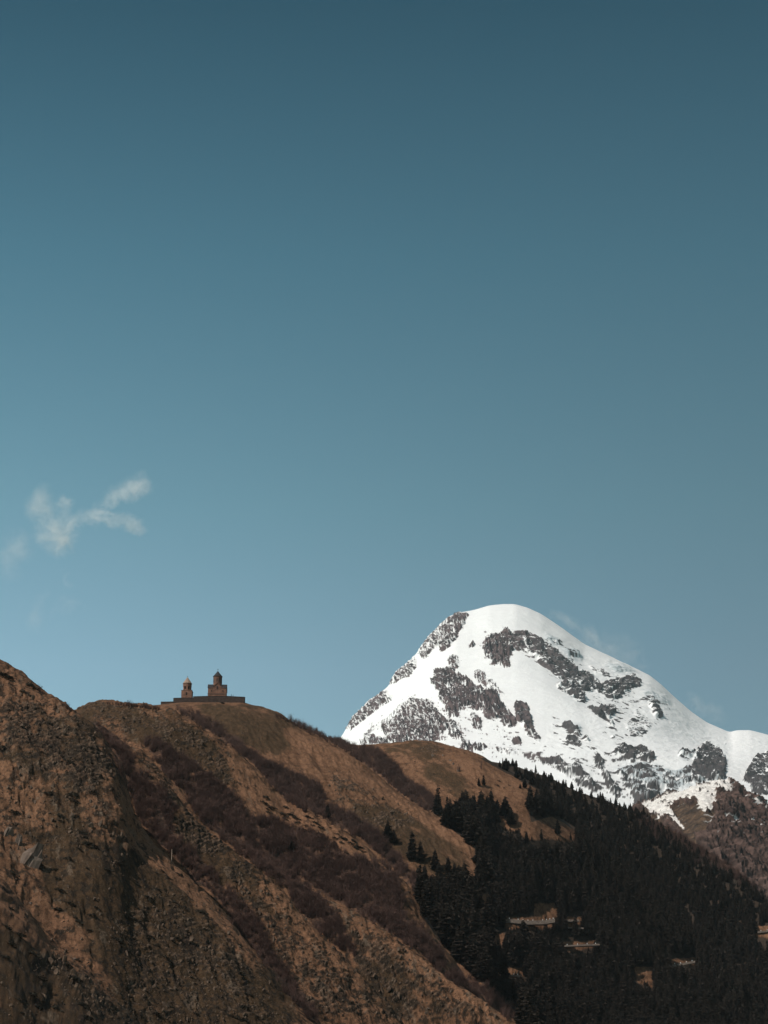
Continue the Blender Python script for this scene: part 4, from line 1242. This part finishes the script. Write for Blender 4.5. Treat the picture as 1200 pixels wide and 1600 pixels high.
# two visitors by the wall
def person(loc, h, rz, lab, shirt):
    J = {'pel': (0, 0, .53), 'chest': (0, .01, .74), 'neck': (0, 0, .83), 'head': (0, -.01, .93),
         'hl': (-.05, 0, .50), 'kl': (-.055, -.01, .27), 'al': (-.06, .01, .04), 'tl': (-.065, -.07, .015),
         'hr': (.05, 0, .50), 'kr': (.06, -.02, .27), 'ar': (.065, .02, .04), 'tr': (.07, -.06, .015),
         'sl': (-.11, .01, .80), 'el': (-.14, .02, .63), 'wl': (-.13, -.03, .48), 'fl': (-.13, -.05, .42),
         'sr': (.11, .01, .80), 'er': (.14, .02, .63), 'wr': (.12, -.05, .49), 'fr': (.115, -.07, .43)}
    E = [('pel', 'chest'), ('chest', 'neck'), ('neck', 'head'), ('pel', 'hl'), ('hl', 'kl'), ('kl', 'al'), ('al', 'tl'), ('pel', 'hr'), ('hr', 'kr'), ('kr', 'ar'), ('ar', 'tr'),
         ('chest', 'sl'), ('sl', 'el'), ('el', 'wl'), ('wl', 'fl'), ('chest', 'sr'), ('sr', 'er'), ('er', 'wr'), ('wr', 'fr')]
    Rr = {'pel': .075, 'chest': .085, 'neck': .035, 'head': .058, 'h': .052, 'k': .036, 'a': .026, 't': .022, 's': .04, 'e': .028, 'w': .02, 'f': .02}
    names = list(J)
    me = bpy.data.meshes.new('person'); me.from_pydata([J[k] for k in names], [(names.index(a), names.index(b)) for a, b in E], []); me.update()
    o = bpy.data.objects.new('person', me); COL.objects.link(o)
    sk = o.modifiers.new('skin', 'SKIN'); o.modifiers.new('sub', 'SUBSURF').levels = 1
    for k, sv in zip(names, me.skin_vertices[0].data):
        rr = Rr.get(k, Rr.get(k[0], .03)); sv.radius = (rr, rr); sv.use_root = (k == 'pel')
    me.materials.append(flat_mat('clothing', shirt, tuple(c * 1.3 for c in shirt), 3))
    o.location = loc; o.rotation_euler = (0, 0, rz); o.scale = (h, h, h)
    tag(o, lab, 'person')
person(P(361.4, 1088.6, 1595), 1.75, .4, 'person in dark clothes standing at the wall right of the church, left one of two', (.03, .03, .035))
person(P(364.2, 1088.8, 1595.5), 1.7, -.8, 'person in dark clothes standing at the wall right of the church, right one of two', (.05, .03, .03))

# ------------------------------------------------------------------ road with its walls and posts on the forested slope
M_road = flat_mat('road_concrete', (0.12, 0.10, 0.088), (0.19, 0.16, 0.14), .5)
M_retain = stone_mat('retaining_stone', (0.17, 0.13, 0.105), (0.25, 0.195, 0.16), (0.1, 0.08, 0.065), 1.2, .6)
M_white = flat_mat('white_paint', (0.62, 0.60, 0.57), (0.8, 0.78, 0.75), 3)
M_pole = flat_mat('weathered_wood_pole', (0.30, 0.22, 0.17), (0.42, 0.32, 0.25), 2)

def road_piece(name, pts, hgt, width, labr, mat=None):
    """a stretch of road bench: carriageway on top of a retaining wall, following (px, py) of the wall top"""
    w = []
    hs = [hit(px, py + 5) for px, py in pts]
    Y0 = [h[1] for h in hs if h]
    if not Y0: return None
    Ym = min(Y0) - 2
    for (px, py) in pts: w.append(P(px, py, Ym))
    return w
def build_stretch(pts, hgt, width, lab, posts, plab):
    w = road_piece('', pts, hgt, width, lab)
    r = bpy.data.objects.new('retaining_wall', None); COL.objects.link(r); r.location = w[0]; tag(r, lab, 'wall')
    bm = bmesh.new()
    for a, b in zip(w[:-1], w[1:]):
        p = [a - w[0], b - w[0]]
        vs = [bm.verts.new((q.x, q.y + dy, q.z + dz)) for q in p for dy in (0, .8) for dz in (-hgt, 0)]
        for f in ((0, 1, 3, 2), (4, 6, 7, 5), (0, 4, 5, 1), (2, 3, 7, 6), (1, 5, 7, 3), (0, 2, 6, 4)): bm.faces.new([vs[i] for i in f])
    bm_obj('masonry', bm, M_retain, r)
    bm = bmesh.new()
    for a, b in zip(w[:-1], w[1:]):
        vs = [bm.verts.new(v) for v in ((a.x, a.y + .8, a.z - .05), (b.x, b.y + .8, b.z - .05), (b.x, b.y + width, b.z - .05), (a.x, a.y + width, a.z - .05))]
        lo = [bm.verts.new((v.co.x, v.co.y, v.co.z - hgt)) for v in vs]
        bm.faces.new(vs); bm.faces.new(lo[::-1])
        for i in range(4): bm.faces.new([vs[i], lo[i], lo[(i + 1) % 4], vs[(i + 1) % 4]])
    ro = bm_obj('road', bm, M_road, None); tag(ro, kind='structure')
    if posts:
        L = sum((b - a).length for a, b in zip(w[:-1], w[1:]))
        for k in range(posts):
            t = (k + .5) / posts * (len(w) - 1); i = min(int(t), len(w) - 2); q = w[i].lerp(w[i + 1], t - i)
            if posts > 6 and k % 5 == 3: continue
            bm = bmesh.new(); bx(bm, -.22, .22, -.18, .18, 0, .85); bmesh.ops.bevel(bm, geom=bm.edges[:], offset=.05, segments=1)
            po = bm_obj('guard_post', bm, M_white, None); po.location = (q.x, q.y + .5, q.z)
            tag(po, plab, 'post', plab.replace('white concrete guard post', 'guard posts'))
build_stretch([(782, 1434.5), (800, 1436), (825, 1438.5), (850, 1438), (867, 1435)], 2.8, 6, 'pale retaining wall under the longest visible stretch of road in the forest', 13, 'white concrete guard post on the longest visible stretch of road')
build_stretch([(883, 1437), (905, 1436.5)], 1.5, 5, 'short pale retaining wall seen right behind the trees beside the longest road stretch', 0, '')
build_stretch([(887, 1448), (912, 1449.5)], .9, 4, 'thin pale wall just below the short one right of the longest road stretch', 0, '')
build_stretch([(878, 1477), (900, 1476), (920, 1475), (937, 1474.5)], 1.2, 5, 'pale roadside wall on the lower stretch of road in the forest', 4, 'white concrete guard post on the lower stretch of road')
build_stretch([(1050, 1507), (1068, 1504.5), (1086, 1501)], 1.6, 5, 'low brown wall of the road stretch in the lower right forest', 4, 'white concrete guard post on the lower right stretch of road')
build_stretch([(1184, 1455), (1204, 1453)], 1.6, 5, 'short piece of road wall at the right edge of the forest', 2, 'white concrete guard post at the right edge of the forest')
build_stretch([(781, 1521), (812, 1524)], 1.0, 4, 'faint road edge low in the forest near the spur foot', 5, 'white concrete guard post low in the forest near the spur foot')
build_stretch([(697, 1378.5), (712, 1379.5)], 1.0, 4, 'small pale wall at the foot of the grassy nose', 0, '')

# pale post on the nearest spur
h_ = hit(266, 1347)
x, y, z = h_[:3]
bm = bmesh.new(); drum(bm, .16, -.5, 4.6, 8, .11); po = bm_obj('wooden_post', bm, M_pole, None); po.location = (x, y, z)
tag(po, 'tall pale wooden post standing alone on the edge of the nearest spur', 'post')
print('objects', len(bpy.data.objects))

# ------------------------------------------------------------------ wisps of cloud and blowing snow: bodies of thin vapour
def vapour(name, Y, blobs, dens, label, cat, scale_n, sharp, depth=120, aniso=0.2, thresh=.42, stretch=None):
    """blobs: (px, py, rx px, ry px, rotation deg, weight). Density is a sum of soft lobes broken up by noise."""
    c0 = P(sum(b[0] for b in blobs) / len(blobs), sum(b[1] for b in blobs) / len(blobs), Y)
    mpp = math.hypot(Y, c0.z) / FPX
    m = bpy.data.materials.new(name); m.use_nodes = True
    n = m.node_tree; n.nodes.clear()
    out = n.nodes.new('ShaderNodeOutputMaterial'); pv = n.nodes.new('ShaderNodeVolumePrincipled')
    pv.inputs['Color'].default_value = (.93, .96, .99, 1); pv.inputs['Anisotropy'].default_value = aniso
    n.links.new(pv.outputs[0], out.inputs['Volume'])
    tc = n.nodes.new('ShaderNodeTexCoord')
    nz = noise_node(n, 1 / (scale_n * 1.5), 3, .6, tc.outputs['Object'])
    sub = n.nodes.new('ShaderNodeVectorMath'); sub.operation = 'SUBTRACT'; n.links.new(nz.outputs['Color'], sub.inputs[0]); sub.inputs[1].default_value = (.5, .5, .5)
    sc = n.nodes.new('ShaderNodeVectorMath'); sc.operation = 'SCALE'; n.links.new(sub.outputs[0], sc.inputs[0]); sc.inputs['Scale'].default_value = scale_n * 2.4
    ad = n.nodes.new('ShaderNodeVectorMath'); ad.operation = 'ADD'; n.links.new(tc.outputs['Object'], ad.inputs[0]); n.links.new(sc.outputs[0], ad.inputs[1])
    total = None
    bmv = bmesh.new()
    for (px, py, rx, ry, rot, w) in blobs:
        c = P(px, py, Y) - c0
        mp = n.nodes.new('ShaderNodeMapping'); mp.vector_type = 'TEXTURE'
        mp.inputs['Location'].default_value = c
        mp.inputs['Rotation'].default_value = (0, math.radians(rot), 0)
        mp.inputs['Scale'].default_value = (rx * mpp, depth, ry * mpp)
        n.links.new(ad.outputs[0], mp.inputs[0])
        ln = n.nodes.new('ShaderNodeVectorMath'); ln.operation = 'LENGTH'; n.links.new(mp.outputs[0], ln.inputs[0])
        mr = n.nodes.new('ShaderNodeMapRange'); mr.interpolation_type = 'SMOOTHERSTEP'
        mr.inputs['From Min'].default_value = 0; mr.inputs['From Max'].default_value = 1.25
        mr.inputs['To Min'].default_value = w * 1.15; mr.inputs['To Max'].default_value = 0
        n.links.new(ln.outputs['Value'], mr.inputs['Value'])
        if total is None: total = mr.outputs[0]
        else:
            mx = n.nodes.new('ShaderNodeMath'); mx.operation = 'MAXIMUM'; n.links.new(total, mx.inputs[0]); n.links.new(mr.outputs[0], mx.inputs[1]); total = mx.outputs[0]
        for ii in range(1):
            pass
    mps = n.nodes.new('ShaderNodeMapping'); mps.inputs['Scale'].default_value = stretch or (1, 1, 1)
    n.links.new(ad.outputs[0], mps.inputs[0])
    wn = noise_node(n, 1 / scale_n, 7, .68, mps.outputs[0])
    th = n.nodes.new('ShaderNodeMapRange'); th.inputs['From Min'].default_value = thresh; th.inputs['From Max'].default_value = thresh + sharp
    n.links.new(wn.outputs['Fac'], th.inputs['Value'])
    mu = n.nodes.new('ShaderNodeMath'); mu.operation = 'MULTIPLY'; n.links.new(total, mu.inputs[0]); n.links.new(th.outputs[0], mu.inputs[1])
    m2 = n.nodes.new('ShaderNodeMath'); m2.operation = 'MULTIPLY'; n.links.new(mu.outputs[0], m2.inputs[0]); m2.inputs[1].default_value = dens
    n.links.new(m2.outputs[0], pv.inputs['Density'])
    # container: a closed flattened hull round all lobes
    pts = []
    for (px, py, rx, ry, rot, w) in blobs:
        for a in np.linspace(0, 6.28, 12, endpoint=False):
            r_ = math.radians(rot)
            ex_, ez_ = 1.5 * rx * math.cos(a), 1.5 * ry * math.sin(a)
            # screen y runs down; Blender's Y rotation turns x towards -z
            q = P(px, py, Y) - c0 + Vector(((ex_ * math.cos(r_) + ez_ * math.sin(r_)) * mpp, 0, (-ex_ * math.sin(r_) + ez_ * math.cos(r_)) * mpp))
            for dy in (-depth * 1.3, depth * 1.3): pts.append(bmv.verts.new((q.x, dy, q.z)))
    res = bmesh.ops.convex_hull(bmv, input=bmv.verts)
    for v in [v for v in bmv.verts if not v.link_faces]: bmv.verts.remove(v)
    me = bpy.data.meshes.new(name); bmv.to_mesh(me); bmv.free(); me.materials.append(m)
    o = bpy.data.objects.new(name, me); COL.objects.link(o); o.location = c0
    try:
        m.cycles.volume_step_rate = 1.0
    except Exception: pass
    return tag(o, label, cat)

vapour('cloud', 15000, [
    (84, 828, 32, 34, 20, 1.0), (97, 846, 26, 22, -50, 1.0), (64, 790, 24, 32, 10, .6), (99, 790, 18, 9, -45, .8), (115, 820, 26, 9, -35, .8),
    (150, 808, 34, 9, 0, .9), (166, 792, 32, 12, -48, .95), (188, 772, 30, 14, -35, .8), (210, 762, 30, 18, -25, 1.0), (180, 811, 36, 8, 8, .8), (208, 822, 22, 10, 5, .9),
    (28, 855, 30, 30, -45, .26), (12, 880, 24, 34, -30, .16)], .017, 'small ragged white wisp of cloud in the blue sky left above the church', 'cloud', 80, .38, 150, 0.0, .40, (.62, 1, 1.15))
vapour('cloud', 15000, [(103, 902, 9, 10, 0, .5), (60, 960, 16, 30, 0, .35), (110, 945, 22, 7, -15, .45)], .0056, 'very faint patch of cloud below the white wisp at the left', 'cloud', 150, .4, 150, 0, .42)
vapour('blowing_snow', 10700, [(885, 985, 34, 9, 33, 1.0), (918, 1003, 36, 10, 28, 1.0), (950, 1018, 38, 10, 25, .8), (985, 1030, 34, 10, 25, .5), (965, 1005, 44, 20, 10, .16)], .013, 'veil of snow blown off the right-hand ridge near the summit', 'blowing snow', 110, .5, 150, .3, .36)
vapour('blowing_snow', 10700, [(1085, 1105, 26, 9, 30, .9), (1110, 1112, 26, 11, 20, .6)], .009, 'faint veil of snow blown off the lower right ridge by the saddle', 'blowing snow', 110, .5, 150, .3, .36)
scene.cycles.volume_bounces = 6
scene.cycles.max_bounces = 8
scene.cycles.volume_step_rate = 1.0
scene.cycles.volume_max_steps = 256
